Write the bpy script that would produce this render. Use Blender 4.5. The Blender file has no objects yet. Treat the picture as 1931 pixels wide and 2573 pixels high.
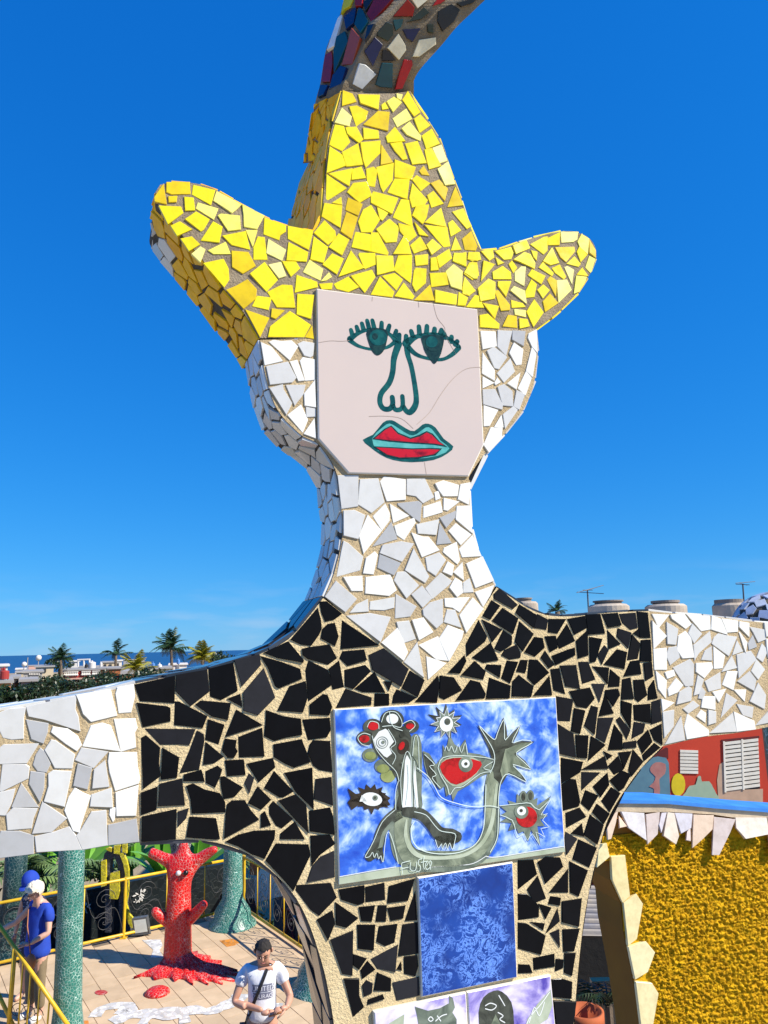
import bpy, bmesh, math, random
from mathutils import Vector, Matrix, noise
from mathutils.bvhtree import BVHTree
RND = random.Random(7)
scene = bpy.context.scene
COL = scene.collection

# ------------------------------------------------------------------ camera
PITCH, ROLL, FPX, EYE = math.radians(10.3), math.radians(1.4), 1858.0, 4.6
cF = Vector((0, math.cos(PITCH), math.sin(PITCH)))
r0 = Vector((1, 0, 0)); u0 = Vector((0, -math.sin(PITCH), math.cos(PITCH)))
cR = r0*math.cos(ROLL) - u0*math.sin(ROLL)
cU = u0*math.cos(ROLL) + r0*math.sin(ROLL)
cam = bpy.data.cameras.new('camera'); camo = bpy.data.objects.new('camera', cam); COL.objects.link(camo)
cam.sensor_fit = 'VERTICAL'; cam.sensor_height = 36.0; cam.lens = FPX/2573.0*36.0
cam.clip_start = 0.02; cam.clip_end = 80000
m = Matrix((cR, cU, -cF)).transposed().to_4x4(); m.translation = Vector((0, 0, EYE))
camo.matrix_world = m
scene.camera = camo

# ------------------------------------------------------------------ sky and sun
SUN_AZ, SUN_EL = math.radians(19), math.radians(41)      # azimuth measured from +X towards the camera side
sdir = Vector((math.cos(SUN_AZ)*math.cos(SUN_EL), -math.sin(SUN_AZ)*math.cos(SUN_EL), math.sin(SUN_EL)))
W = bpy.data.worlds.new('World'); scene.world = W; W.use_nodes = True
nt = W.node_tree; nt.nodes.clear()
wo = nt.nodes.new('ShaderNodeOutputWorld'); bg = nt.nodes.new('ShaderNodeBackground')
sk = nt.nodes.new('ShaderNodeTexSky'); sk.sky_type = 'NISHITA'; sk.sun_disc = False
sk.sun_elevation = SUN_EL; sk.sun_rotation = math.atan2(sdir.x, sdir.y)
sk.air_density = 1.0; sk.dust_density = 0.0; sk.ozone_density = 1.4; sk.altitude = 0
hs = nt.nodes.new('ShaderNodeHueSaturation'); hs.inputs['Saturation'].default_value = 1.12; hs.inputs['Value'].default_value = 1.0
tint = nt.nodes.new('ShaderNodeMix'); tint.data_type = 'RGBA'; tint.blend_type = 'MULTIPLY'; tint.inputs[0].default_value = 1.0
tint.inputs[7].default_value = (.52, .80, 1.28, 1)                # the phone's saturated blue
nt.links.new(sk.outputs[0], tint.inputs[6]); nt.links.new(tint.outputs[2], hs.inputs['Color']); 
# tone of the whole sky dome, channel by channel, as the phone renders it
KS = .143; sep = nt.nodes.new('ShaderNodeSeparateColor'); com = nt.nodes.new('ShaderNodeCombineColor'); nt.links.new(hs.outputs[0], sep.inputs[0])
for i_, (p_, a_) in enumerate(((.95, .33), (.60, .56), (.40, .86))):
    m1 = nt.nodes.new('ShaderNodeMath'); m1.operation = 'MULTIPLY'; m1.inputs[1].default_value = KS
    m2 = nt.nodes.new('ShaderNodeMath'); m2.operation = 'POWER'; m2.inputs[1].default_value = p_
    m3 = nt.nodes.new('ShaderNodeMath'); m3.operation = 'MULTIPLY'; m3.inputs[1].default_value = a_/KS
    nt.links.new(sep.outputs[i_], m1.inputs[0]); nt.links.new(m1.outputs[0], m2.inputs[0]); nt.links.new(m2.outputs[0], m3.inputs[0]); nt.links.new(m3.outputs[0], com.inputs[i_])
# a few faint low clouds over the sea
tc = nt.nodes.new('ShaderNodeTexCoord'); mp_ = nt.nodes.new('ShaderNodeMapping'); mp_.inputs['Scale'].default_value = (5, 5, 26); nt.links.new(tc.outputs['Generated'], mp_.inputs[0])
nz = nt.nodes.new('ShaderNodeTexNoise'); nz.inputs['Scale'].default_value = 1.6; nz.inputs['Detail'].default_value = 6; nt.links.new(mp_.outputs[0], nz.inputs['Vector'])
cr_ = nt.nodes.new('ShaderNodeValToRGB'); cr_.color_ramp.elements[0].position = .50; cr_.color_ramp.elements[1].position = .72; nt.links.new(nz.outputs['Fac'], cr_.inputs[0])
sx_ = nt.nodes.new('ShaderNodeSeparateXYZ'); nt.links.new(tc.outputs['Generated'], sx_.inputs[0])
el_ = nt.nodes.new('ShaderNodeValToRGB'); e_ = el_.color_ramp.elements; e_[0].position = .0; e_[0].color = (.22,)*3+(1,); e_[1].position = .10; e_[1].color = (0, 0, 0, 1)
k_ = e_.new(.04); k_.color = (.26,)*3+(1,); nt.links.new(sx_.outputs[2], el_.inputs[0])
mm_ = nt.nodes.new('ShaderNodeMath'); mm_.operation = 'MULTIPLY'; nt.links.new(cr_.outputs[0], mm_.inputs[0]); nt.links.new(el_.outputs[0], mm_.inputs[1])
cm_ = nt.nodes.new('ShaderNodeMix'); cm_.data_type = 'RGBA'; nt.links.new(mm_.outputs[0], cm_.inputs[0]); nt.links.new(com.outputs[0], cm_.inputs[6]); cm_.inputs[7].default_value = (4.2, 4.9, 6.0, 1)
nt.links.new(cm_.outputs[2], bg.inputs[0]); nt.links.new(bg.outputs[0], wo.inputs[0])
bg.inputs[1].default_value = 0.085
sl = bpy.data.lights.new('sun', 'SUN'); sl.energy = 4.6; sl.angle = math.radians(0.55); sl.color = (1.0, 0.93, 0.80)
so = bpy.data.objects.new('sun', sl); COL.objects.link(so); so.location = (20, -6, 30)
so.rotation_euler = sdir.to_track_quat('Z', 'Y').to_euler()
scene.view_settings.view_transform = 'Standard'; scene.view_settings.look = 'None'
scene.view_settings.gamma = 1.0; scene.view_settings.exposure = 0.75; scene.view_settings.use_curve_mapping = False
scene.cycles.max_bounces = 6; scene.cycles.use_denoising = True

# ------------------------------------------------------------------ geometry helpers
def ray(x, y): return cF*FPX + cR*(x-965.5) + cU*(1286.5-y)
EYEV = Vector((0, 0, EYE))
def onz(x, y, z=0.0):
    d = ray(x, y); return EYEV + d*((z-EYE)/d.z)
def ony(x, y, Y):
    d = ray(x, y); return EYEV + d*(Y/d.y)
ZS = {'N': (780, 210, 2.2667), 'O': (780, 500, 2.2667), 'P': (1150, 560, 2.573), 'Q': (540, 540, 3.4), 'U': (640, 830, 4.3765), 'X': (1190, 810, 3.7333),
      'G': (0, 1700, 4.6111), 'H': (330, 1600, 4.7429), 'I': (330, 1860, 4.7429), 'J': (600, 1480, 6.3846), 'K': (600, 1780, 4.2538), 'L': (830, 1180, 3.9524),
      '1': (300, 0, 1.2769), '2': (560, 700, 1.9762), '3': (0, 1400, 1.66), '4': (0, 2050, 1.8444), '5': (780, 1700, 2.3714),
      '6': (1300, 1450, 2.6307), '7': (1300, 1900, 2.6307), '8': (780, 2100, 2.3714), 'A': (780, 1430, 3.1923), 'B': (440, 2050, 3.6087),
      'C': (1180, 1430, 3.1923), 'D': (720, 0, 3.0741), 'E': (340, 440, 4.3684), 'F': (1380, 2150, 5.1875), 'W': (0, 2080, 4.4857),
      'M': (350, 2080, 3.32), 'T': (0, 1550, 2.7667), 'R': (1250, 1440, 2.4376), 'd': (0, 0, 1/1.16325)}
def q(k, *pts):
    o = ZS[k]; return [(o[0]+p[0]/o[2], o[1]+p[1]/o[2]) for p in pts]
def q1(k, a, b): return q(k, (a, b))[0]

LOC = {}
def link(o, parent=None, loc=(0, 0, 0)):
    COL.objects.link(o); loc = Vector(loc)
    if parent is not None:
        o.parent = parent; o.location = loc - LOC[parent.name]
    else: o.location = loc
    LOC[o.name] = loc
    return o
def tag(o, label=None, cat=None, group=None, kind=None):
    if label: o['label'] = label
    if cat: o['category'] = cat
    if group: o['group'] = group
    if kind: o['kind'] = kind
    return o
def thing(name, loc, label, cat, group=None, rz=0):
    o = bpy.data.objects.new(name, None); o.empty_display_size = .1
    link(o, None, loc); tag(o, label, cat, group)
    return o
def meshobj(name, verts, faces, mats, parent=None, smooth=False, loc=None, mi=None):
    """verts are world positions; the origin is put at their centre"""
    verts = [Vector(v) for v in verts]
    if loc is None:
        c = Vector((0, 0, 0))
        for v in verts: c += v
        loc = c/len(verts)
    loc = Vector(loc)
    me = bpy.data.meshes.new(name); me.from_pydata([v-loc for v in verts], [], faces)
    if not isinstance(mats, (list, tuple)): mats = [mats]
    for mm in mats: me.materials.append(mm)
    if mi: me.polygons.foreach_set('material_index', mi)
    if smooth: me.polygons.foreach_set('use_smooth', [True]*len(me.polygons))
    me.update()
    o = bpy.data.objects.new(name, me)
    return link(o, parent, loc)
class MB:
    """collects simple shapes into one mesh"""
    def __init__(s): s.v = []; s.f = []; s.mi = []; s.cur = 0
    def add(s, v, f):
        b = len(s.v); s.v += [Vector(x) for x in v]; s.f += [tuple(i+b for i in k) for k in f]; s.mi += [s.cur]*len(f)
    def box(s, a, b, M=None):
        x0, y0, z0 = a; x1, y1, z1 = b
        v = [Vector(p) for p in ((x0,y0,z0),(x1,y0,z0),(x1,y1,z0),(x0,y1,z0),(x0,y0,z1),(x1,y0,z1),(x1,y1,z1),(x0,y1,z1))]
        if M: v = [M @ p for p in v]
        s.add(v, [(0,3,2,1),(4,5,6,7),(0,1,5,4),(1,2,6,5),(2,3,7,6),(3,0,4,7)])
    def tube(s, pts, rad, n=8, cap=True):
        pts = [Vector(p) for p in pts]
        if not hasattr(rad, '__len__'): rad = [rad]*len(pts)
        rings = []; ref = None
        for i, p in enumerate(pts):
            t = (pts[min(i+1, len(pts)-1)] - pts[max(i-1, 0)]).normalized()
            if ref is None: ref = Vector((0, 0, 1)) if abs(t.z) < .9 else Vector((1, 0, 0))
            a = t.cross(ref).normalized(); b = a.cross(t).normalized(); ref = b
            rings.append([p + (a*math.cos(2*math.pi*k/n) + b*math.sin(2*math.pi*k/n))*rad[i] for k in range(n)])
        v = [x for r in rings for x in r]; f = []
        for i in range(len(pts)-1):
            for k in range(n):
                f.append((i*n+k, i*n+(k+1) % n, (i+1)*n+(k+1) % n, (i+1)*n+k))
        if cap: f.append(tuple(range(n-1, -1, -1))); f.append(tuple((len(pts)-1)*n+k for k in range(n)))
        s.add(v, f)
    def lathe(s, c, prof, n=20):
        c = Vector(c); v = []; f = []
        for r, z in prof:
            for k in range(n): v.append(c + Vector((r*math.cos(2*math.pi*k/n), r*math.sin(2*math.pi*k/n), z)))
        for i in range(len(prof)-1):
            for k in range(n): f.append((i*n+k, i*n+(k+1) % n, (i+1)*n+(k+1) % n, (i+1)*n+k))
        f.append(tuple(range(n-1, -1, -1))); f.append(tuple((len(prof)-1)*n+k for k in range(n)))
        s.add(v, f)
    def prism(s, pts, off):
        """pts: planar loop (world); off: extrusion vector"""
        pts = [Vector(p) for p in pts]; n = len(pts); off = Vector(off)
        v = pts + [p+off for p in pts]
        f = [tuple(range(n)), tuple(range(2*n-1, n-1, -1))] + [(i, i+n, (i+1) % n + n, (i+1) % n) for i in range(n)]
        s.add(v, f)
    def build(s, name, mats, parent=None, smooth=False, loc=None):
        return meshobj(name, s.v, s.f, mats, parent, smooth, loc, s.mi)
def catmull(pts, k=3, closed=False):
    pts = [Vector(p) for p in pts]; n = len(pts); out = []
    for i in range(n if closed else n-1):
        if closed: a, b, c, d = pts[(i-1) % n], pts[i], pts[(i+1) % n], pts[(i+2) % n]
        else: a, b, c, d = pts[max(i-1, 0)], pts[i], pts[i+1], pts[min(i+2, n-1)]
        for j in range(k):
            t = j/k
            out.append(.5*((2*b) + (c-a)*t + (2*a-5*b+4*c-d)*t*t + (3*b-a-3*c+d)*t*t*t))
    if not closed: out.append(pts[-1])
    return out
def copy_thing(o, name=None):
    c = o.copy(); COL.objects.link(c)
    for ch in [x for x in bpy.data.objects if x.parent == o]:
        d = ch.copy(); COL.objects.link(d); d.parent = c
        for g in [x for x in bpy.data.objects if x.parent == ch]:
            e = g.copy(); COL.objects.link(e); e.parent = d
    return c

# ------------------------------------------------------------------ materials
class NT:
    def __init__(s, name):
        s.m = bpy.data.materials.new(name); s.m.use_nodes = True; s.t = s.m.node_tree; s.b = s.t.nodes['Principled BSDF']
        s.pos = s.t.nodes.new('ShaderNodeNewGeometry').outputs['Position']
    def n(s, kind, **kw):
        x = s.t.nodes.new(kind)
        for k, v in kw.items():
            if k in x.inputs: x.inputs[k].default_value = v
            else: setattr(x, k, v)
        return x
    def l(s, a, b): s.t.links.new(a, b)
    def noise(s, scale, detail=4, rough=.55, dist=0, vec=None):
        x = s.n('ShaderNodeTexNoise'); x.inputs['Scale'].default_value = scale; x.inputs['Detail'].default_value = detail
        x.inputs['Roughness'].default_value = rough; x.inputs['Distortion'].default_value = dist
        s.l(vec or s.pos, x.inputs['Vector']); return x.outputs['Fac']
    def ramp(s, fac, stops, interp='LINEAR'):
        x = s.n('ShaderNodeValToRGB'); e = x.color_ramp; e.interpolation = interp
        while len(e.elements) < len(stops): e.elements.new(.5)
        for el, (p, c) in zip(e.elements, stops):
            el.position = p; el.color = tuple(c)+(1,) if len(c) == 3 else c
        s.l(fac, x.inputs[0]); return x.outputs[0]
    def mix(s, fac, a, b, mode='MIX'):
        x = s.n('ShaderNodeMix'); x.data_type = 'RGBA'; x.blend_type = mode
        for sock, val in ((x.inputs[0], fac), (x.inputs[6], a), (x.inputs[7], b)):
            if hasattr(val, 'links'): s.l(val, sock)
            elif isinstance(val, (int, float)): sock.default_value = val
            else: sock.default_value = tuple(val)+(1,)
        return x.outputs[2]
    def math(s, op, a, b=0.0, clamp=False):
        x = s.n('ShaderNodeMath'); x.operation = op; x.use_clamp = clamp
        for sock, val in ((x.inputs[0], a), (x.inputs[1], b)):
            if hasattr(val, 'links'): s.l(val, sock)
            else: sock.default_value = val
        return x.outputs[0]
    def bump(s, h, strength=.4, dist=.002):
        x = s.n('ShaderNodeBump'); x.inputs['Strength'].default_value = strength; x.inputs['Distance'].default_value = dist
        s.l(h, x.inputs['Height']); s.l(x.outputs[0], s.b.inputs['Normal'])
    def col(s, c):
        if hasattr(c, 'links'): s.l(c, s.b.inputs['Base Color'])
        else: s.b.inputs['Base Color'].default_value = tuple(c)+(1,)
    def fin(s, rough=.5, spec=.5, metal=0):
        if hasattr(rough, 'links'): s.l(rough, s.b.inputs['Roughness'])
        else: s.b.inputs['Roughness'].default_value = rough
        s.b.inputs['Specular IOR Level'].default_value = spec; s.b.inputs['Metallic'].default_value = metal
        return s.m
def mat(name, c, rough=.5, c2=None, scale=6, bump=0, bscale=80, bdist=.003, spec=.5, metal=0, orand=0):
    t = NT(name); c2 = c2 or tuple(x*.82 for x in c)
    out = t.mix(t.ramp(t.noise(scale), [(.35, (0, 0, 0)), (.68, (1, 1, 1))]), c, c2)
    if orand:
        oi = t.n('ShaderNodeObjectInfo'); h = t.n('ShaderNodeHueSaturation')
        t.l(t.math('ADD', t.math('MULTIPLY', oi.outputs['Random'], 2*orand), 1-orand), h.inputs['Value'])
        t.l(out, h.inputs['Color']); out = h.outputs[0]
    t.col(out)
    if bump: t.bump(t.noise(bscale, 6, .65), bump, bdist)
    return t.fin(rough, spec, metal)
def glaze(name, stops, rough=.13, dirt=.12, spec=.5):
    """glazed tile: each piece takes its own shade from the stops, with faint dirt and waviness"""
    t = NT(name); oi = t.n('ShaderNodeObjectInfo')
    base = t.ramp(oi.outputs['Random'], stops, 'CONSTANT' if len(stops) > 6 else 'LINEAR')
    d = t.ramp(t.noise(38, 6, .7), [(.42, (1, 1, 1)), (.75, (1-dirt*2, 1-dirt*2.2, 1-dirt*2.6))])
    base = t.mix(1.0, base, d, 'MULTIPLY'); t.col(base)
    t.bump(t.noise(28, 3), .12, .0015)
    r = t.math('ADD', t.math('MULTIPLY', t.noise(30, 4), .22), rough-.05)
    return t.fin(r, spec)
def crackle(name, c, line, scale, width=.06, rough=.35, c2=None, bump=.8, thresh=.0):
    """small broken-tile mosaic seen from afar"""
    t = NT(name)
    wv = t.n('ShaderNodeTexVoronoi'); wv.feature = 'DISTANCE_TO_EDGE'; wv.inputs['Scale'].default_value = scale; t.l(t.pos, wv.inputs['Vector'])
    cv = t.n('ShaderNodeTexVoronoi'); cv.feature = 'F1'; cv.inputs['Scale'].default_value = scale; t.l(t.pos, cv.inputs['Vector'])
    e = t.ramp(wv.outputs['Distance'], [(width*.5, (0, 0, 0)), (width, (1, 1, 1))])
    c2 = c2 or tuple(x*.55 for x in c)
    sp = t.n('ShaderNodeSeparateColor'); t.l(cv.outputs['Color'], sp.inputs[0])
    base = t.mix(sp.outputs[0], c, c2); patch = t.ramp(t.noise(scale*.12, 3), [(.35, (.35,)*3), (.62, (1, 1, 1))])
    lf = t.math('MULTIPLY', t.math('SUBTRACT', 1.0, e), patch)
    t.col(t.mix(lf, base, line)); t.bump(e, bump, .006)
    return t.fin(rough)
M = {}
M['yellow_tile'] = glaze('yellow_glaze', [(0, (.86, .66, .004)), (.4, (.92, .78, .008)), (.62, (.78, .54, .004)), (.8, (.92, .82, .03)), (1, (.93, .87, .30))])
M['white_tile'] = glaze('white_glaze', [(0, (.77, .75, .69)), (.4, (.70, .685, .64)), (.62, (.57, .56, .54)), (.8, (.48, .475, .465)), (1, (.76, .73, .62))], dirt=.06)
M['black_tile'] = glaze('black_glaze', [(0, (.005, .005, .006)), (.75, (.008, .008, .009)), (.93, (.016, .016, .019)), (1, (.028, .028, .032))], rough=.16, dirt=.1, spec=.05)
M['yellow_y'] = glaze('yellow_mid', [(0, (.88, .70, .005)), (1, (.93, .80, .012))])
M['yellow_p'] = glaze('yellow_pale', [(0, (.92, .84, .10)), (1, (.93, .87, .32))])
M['yellow_o'] = glaze('yellow_deep_and_shade', [(0, (.72, .50, .004)), (1, (.84, .62, .005))])  # deeper yellow pieces, also the shade painted on the left hat tip
M['white_w'] = glaze('white_bright', [(0, (.77, .75, .69)), (1, (.79, .77, .70))], dirt=.05)
M['white_g'] = glaze('white_dim_reflection', [(0, (.53, .52, .50)), (1, (.62, .61, .575))], dirt=.05)  # greyer whites here and below, with tilt and reflection put into the colour
M['white_d'] = glaze('white_dark_reflection', [(0, (.38, .38, .38)), (1, (.45, .445, .435))], dirt=.05)
M['orange_tile'] = glaze('shaded_yellow_glaze', [(0, (.92, .46, .010)), (.5, (.96, .56, .015)), (.8, (.90, .50, .04)), (1, (.96, .66, .04))], rough=.4, spec=.12)  # yellow hat-side tiles, with shade and warm bounce put into the colour
M['cream_tile'] = glaze('cream_glaze', [(0, (.80, .66, .40)), (.6, (.84, .74, .46)), (1, (.80, .70, .38))])
M['grout_grey'] = mat('mortar_grey', (.35, .28, .19), .95, (.22, .17, .115), 22, 1.0, 260, .004, .15)
M['grout_sand'] = mat('mortar_sand', (.56, .43, .25), .95, (.40, .30, .17), 18, 1.0, 260, .004, .15)
M['grout_cream'] = mat('mortar_cream', (.76, .60, .34), .95, (.60, .46, .25), 18, 1.0, 260, .004, .15)
M['grout_dark'] = mat('mortar_dark', (.12, .105, .085), .95, (.07, .06, .05), 22, .8, 220, .003, .15)
for nm, c in dict(maroon=(.26, .006, .005), navy=(.008, .014, .07), teal=(.01, .07, .085), red=(.42, .008, .01), coal=(.012, .013, .016), ivory=(.78, .70, .50), snow=(.78, .78, .76), brick=(.36, .07, .03), moss=(.02, .035, .03), lemon=(.62, .55, .02)).items():
    M[nm] = glaze('glaze_'+nm, [(0, c), (1, tuple(x*1.25 for x in c))])
# ------------------------------------------------------------------ the mosaic figure: its plane
TH = math.radians(21.4)
fd = Vector((math.cos(TH), math.sin(TH), 0)); fn = Vector((math.sin(TH), -math.cos(TH), 0)); fz = Vector((0, 0, 1))
fP = Vector((0, 1.3, EYE))
def uv(px, w=0.0):
    d = ray(*px); t = ((fP+fn*w-EYEV).dot(fn))/d.dot(fn); P = EYEV + d*t - fP
    return Vector((P.dot(fd), P.z))
def UV(pts): return [uv(p) for p in pts]
def w3(p, w=0.0): return fP + fd*p[0] + fz*p[1] + fn*w
def area(P): return .5*sum(P[i].x*P[(i+1) % len(P)].y - P[(i+1) % len(P)].x*P[i].y for i in range(len(P)))
def clip(poly, pt, nrm):
    """keep the side where (x-pt).nrm <= 0"""
    out = []; n = len(poly)
    if not n: return out
    dd = [(p-pt).dot(nrm) for p in poly]
    for i in range(n):
        a, b = dd[i], dd[(i+1) % n]
        if a <= 0: out.append(poly[i])
        if (a < 0 < b) or (b < 0 < a): out.append(poly[i].lerp(poly[(i+1) % n], a/(a-b)))
    return out
def inside(p, poly):
    c = False; n = len(poly); j = n-1
    for i in range(n):
        a, b = poly[i], poly[j]
        if (a.y > p.y) != (b.y > p.y) and p.x < (b.x-a.x)*(p.y-a.y)/(b.y-a.y)+a.x: c = not c
        j = i
    return c
def tidy(P, k=.3):
    """merge short edges and drop nearly straight corners so that pieces get 3 to 5 sharp corners"""
    P = list(P)
    A = abs(area(P)) if len(P) > 2 else 0
    if A < 2e-5: return []
    L = k*math.sqrt(A)
    ch = True
    while ch and len(P) > 3:
        ch = False
        ls = [((P[(i+1) % len(P)]-P[i]).length, i) for i in range(len(P))]
        l, i = min(ls)
        if l < L:
            j = (i+1) % len(P); mid = (P[i]+P[j])*.5
            A_, B_, C_, D_ = P[i-1], P[i], P[j], P[(j+1) % len(P)]         # let the two neighbouring edges run on to one sharp corner
            u, w = B_-A_, C_-D_; den = u.x*w.y-u.y*w.x
            if abs(den) > 1e-12:
                q_ = D_-A_; t_ = (q_.x*w.y-q_.y*w.x)/den; X = A_+u*t_
                if t_ > 1 and (X-mid).length < .0075: mid = X.lerp(mid, .25)
            P[i] = mid; P.pop(j); ch = True; continue
        for i in range(len(P)):
            a = (P[i]-P[i-1]); b = (P[(i+1) % len(P)]-P[i])
            if a.length and b.length and abs(a.normalized().cross(b.normalized()) if False else (a.x*b.y-a.y*b.x)/(a.length*b.length)) < .10:
                P.pop(i); ch = True; break
    if len(P) < 3 or abs(area(P)) < 2e-5: return []
    return P if area(P) > 0 else P[::-1]
def cells(region, sites, gap, seed, reach=.12, rot=9, merge=.3, shrink=0.0, holes=()):
    rr = random.Random(seed); out = []; key = {}
    nS = len(sites)
    for i, s in enumerate(sites):
        P = [s+Vector(x) for x in ((-reach, -reach), (reach, -reach), (reach, reach), (-reach, reach))]
        nb = sorted((j for j in range(nS) if j != i), key=lambda j: (sites[j]-s).length_squared)[:14]
        for j in nb:
            k = (min(i, j), max(i, j))
            if k not in key: key[k] = (gap*math.exp(rr.gauss(-.18, .65)), math.radians(rr.gauss(0, rot)))
            g, a = key[k]
            e = sites[j]-s; L = e.length
            if L < 1e-5: continue
            e = e/L; ca, sa = math.cos(a), math.sin(a); e2 = Vector((e.x*ca-e.y*sa, e.x*sa+e.y*ca))
            P = clip(P, (s+sites[j])*.5 - e*min(g*.5, L*.3), e2)
            if not P: break
        for Q in holes:                                  # cut along the framed tile's nearest edge
            best = None; nq = len(Q)
            for a_ in range(nq):
                A, B = Q[a_], Q[(a_+1) % nq]; t = (B-A).normalized(); nn = Vector((t.y, -t.x)); dd = (s-A).dot(nn)
                if best is None or dd > best[0]: best = (dd, A, nn)
            if P: P = clip(P, best[1]+best[2]*.004, -best[2])
        if len(P) < 3: continue
        if not all(inside(p, region) for p in P):
            R_ = list(region)
            for a_ in range(len(P)):
                A, B = P[a_], P[(a_+1) % len(P)]; t = (B-A)
                if t.length < 1e-7: continue
                t.normalize(); R_ = clip(R_, A, Vector((t.y, -t.x)))
                if len(R_) < 3: break
            P = R_
        if len(P) < 3: continue
        P = tidy(P, merge)
        if P: out.append((i, P))
    return out
def fill(region, sites, sp, seed, only=None):
    rr = random.Random(seed); xs = [p.x for p in region]; ys = [p.y for p in region]
    out = list(sites); y = min(ys)
    while y < max(ys):
        x = min(xs)
        while x < max(xs):
            c = Vector((x+rr.uniform(-.35, .35)*sp, y+rr.uniform(-.35, .35)*sp))
            if inside(c, region) and (only is None or only(c)) and all((c-s).length > sp*.72 for s in out): out.append(c)
            x += sp
        y += sp
    return out
def piece(name, pts3, nrm, h, mt, parent, rr, tilt=1.3, bev=.0007):
    """one broken tile: pts3 its outline on the surface, nrm the surface normal"""
    n = len(pts3); c = Vector((0, 0, 0))
    for p in pts3: c += p
    c /= n
    a = Vector((rr.gauss(0, 1), rr.gauss(0, 1), rr.gauss(0, 1))); tl = (nrm + a*math.radians(tilt)).normalized()
    def lift(p, hh, ins):
        d = c-p; L = d.length
        p2 = p + d*(min(ins/L, .3) if L > 1e-6 else 0)
        off = -(p2-c).dot(tl)/max(tl.dot(nrm), .2) + (p2-c).dot(nrm)*0
        return p2 + nrm*(hh+off*1.0) if abs(off) < .004 else p2 + nrm*hh
    v = [p - nrm*.002 for p in pts3] + [lift(p, h-bev, 0) for p in pts3] + [lift(p, h, bev*1.3) for p in pts3]
    f = [tuple(range(2*n, 3*n))]
    for r in (0, 1):
        for i in range(n): f.append((r*n+i, r*n+(i+1) % n, (r+1)*n+(i+1) % n, (r+1)*n+i))
    return meshobj(name, v, f, mt, parent, loc=c)

FLOOR = 3.0
figure = thing('mosaic_figure', (.06, 1.33, FLOOR), 'flat mosaic figure in yellow hat with painted face tile and black tiled chest', 'sculpture')
def S(k, *pts): return q(k, *pts)
# outline chains in the photograph's pixels, laid on the figure's own plane
hatL = S('1', (450,1085),(400,1003),(335,925),(283,853),(236,795),(182,730),(140,675),(118,640),(122,608),(150,588),(225,586),(300,604),(390,655),(465,695),(540,725),(625,741))
crownL = S('1', (625,741),(648,705),(656,630),(661,560),(670,470),(682,415),(700,350),(716,291))
hatT = S('1', (716,291),(800,300),(880,300),(935,292))
hatR = S('1', (935,292),(955,335),(990,385),(1040,470),(1062,545),(1092,620),(1130,735),(1160,800))
brimR = S('1', (1160,800),(1210,802),(1300,772),(1390,747),(1450,743),(1500,758),(1526,790),(1530,830),(1510,880),(1470,940),(1410,1000),(1360,1040),(1336,1055))
hatB = S('1', (1160,1054),(1148,1000),(1147,997),(630,933),(625,1087))
headL = S('2', (186,304),(195,380),(213,480),(235,560),(262,632),(302,692),(352,742),(402,785),(465,812),(500,850),(535,900),(562,955),(572,1000),(577,1060),(590,1150),(598,1210),(590,1310),(570,1400),(548,1480),(506,1580))
Vl = S('A', (270,365),(550,592),(800,780)); Vt = S('A', (945,892)); Vr = S('A', (1115,740),(1250,520),(1390,310))
headR = S('A', (1484,135),(1400,-5)) + S('2', (1258,1318),(1236,1230),(1226,1110),(1230,1015),(1222,990),(1245,950),(1292,882),(1330,845),(1400,770),(1455,705),(1505,630),(1540,545),(1557,450),(1566,340),(1556,250))
torL = S('A', (104,232)) + S('3', (1295,240),(1205,342),(1090,402),(985,437),(860,470),(730,495),(566,527))
armLi = S('3', (572,640),(578,800),(582,960),(590,1190))
arch = S('d', (304,1819),(385,1813),(430,1815),(480,1823),(540,1846),(600,1893),(640,1940),(668,1995),(690,2060),(706,2120),(722,2212),(730,2300))
torR = S('d', (1236,2300),(1240,2212),(1249,2100),(1260,2000),(1274,1920),(1285,1870),(1303,1802),(1318,1760),(1345,1715),(1385,1660),(1432,1612))
armRi = S('d', (1420,1500),(1408,1400),(1403,1320))
torT = S('d', (1403,1320),(1340,1322),(1290,1326),(1240,1331),(1190,1330),(1150,1318),(1110,1294),(1073,1269))
armLt = S('3', (566,527),(480,551),(320,585),(180,612),(0,641),(-220,672),(-640,735))
armLb = S('3', (-640,1330),(-220,1277),(0,1252),(180,1232),(350,1213),(450,1201),(590,1190))
armRt = S('d', (1403,1320),(1500,1329),(1560,1334),(1610,1341),(1700,1350),(1860,1372),(2060,1400))
armRb = S('d', (2060,1520),(1860,1540),(1700,1563),(1600,1582),(1520,1592),(1432,1612))
def sm(ch, k=3): return catmull(UV(ch), k)
def core(name, chains, T, front, side, w0=0.0):
    """chains: (points, wall material index or None). One slab with a front, a back and its outer walls"""
    P = []; wall = []
    for pts, w in chains:
        for i, p in enumerate(pts):
            if P and (p-P[-1]).length < 1e-5:
                if wall: wall[-1] = w
                continue
            P.append(p); wall.append(w)
    if (P[0]-P[-1]).length < 1e-5: P.pop(); wall.pop()
    if area(P) < 0:
        n0 = len(P); P = P[::-1]; wall = [wall[(n0-2-i) % n0] for i in range(n0)]
    n = len(P)
    v = [w3(p, w0) for p in P] + [w3(p, -T) for p in P]
    f = [tuple(range(n)), tuple(range(2*n-1, n-1, -1))]; mi = [0, 1]
    for i in range(n):
        if wall[i] is not None: f.append((i, i+n, (i+1) % n+n, (i+1) % n)); mi.append(1)
    o = meshobj(name, v, f, [M[front], M[side]], figure, mi=mi)
    return o, P
TK, TKH = .12, .15
yb = FLOOR-EYE
hL, cL, hT, hR, bR, hB = sm(hatL), sm(crownL), UV(hatT), sm(hatR), sm(brimR), UV(hatB)
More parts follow.
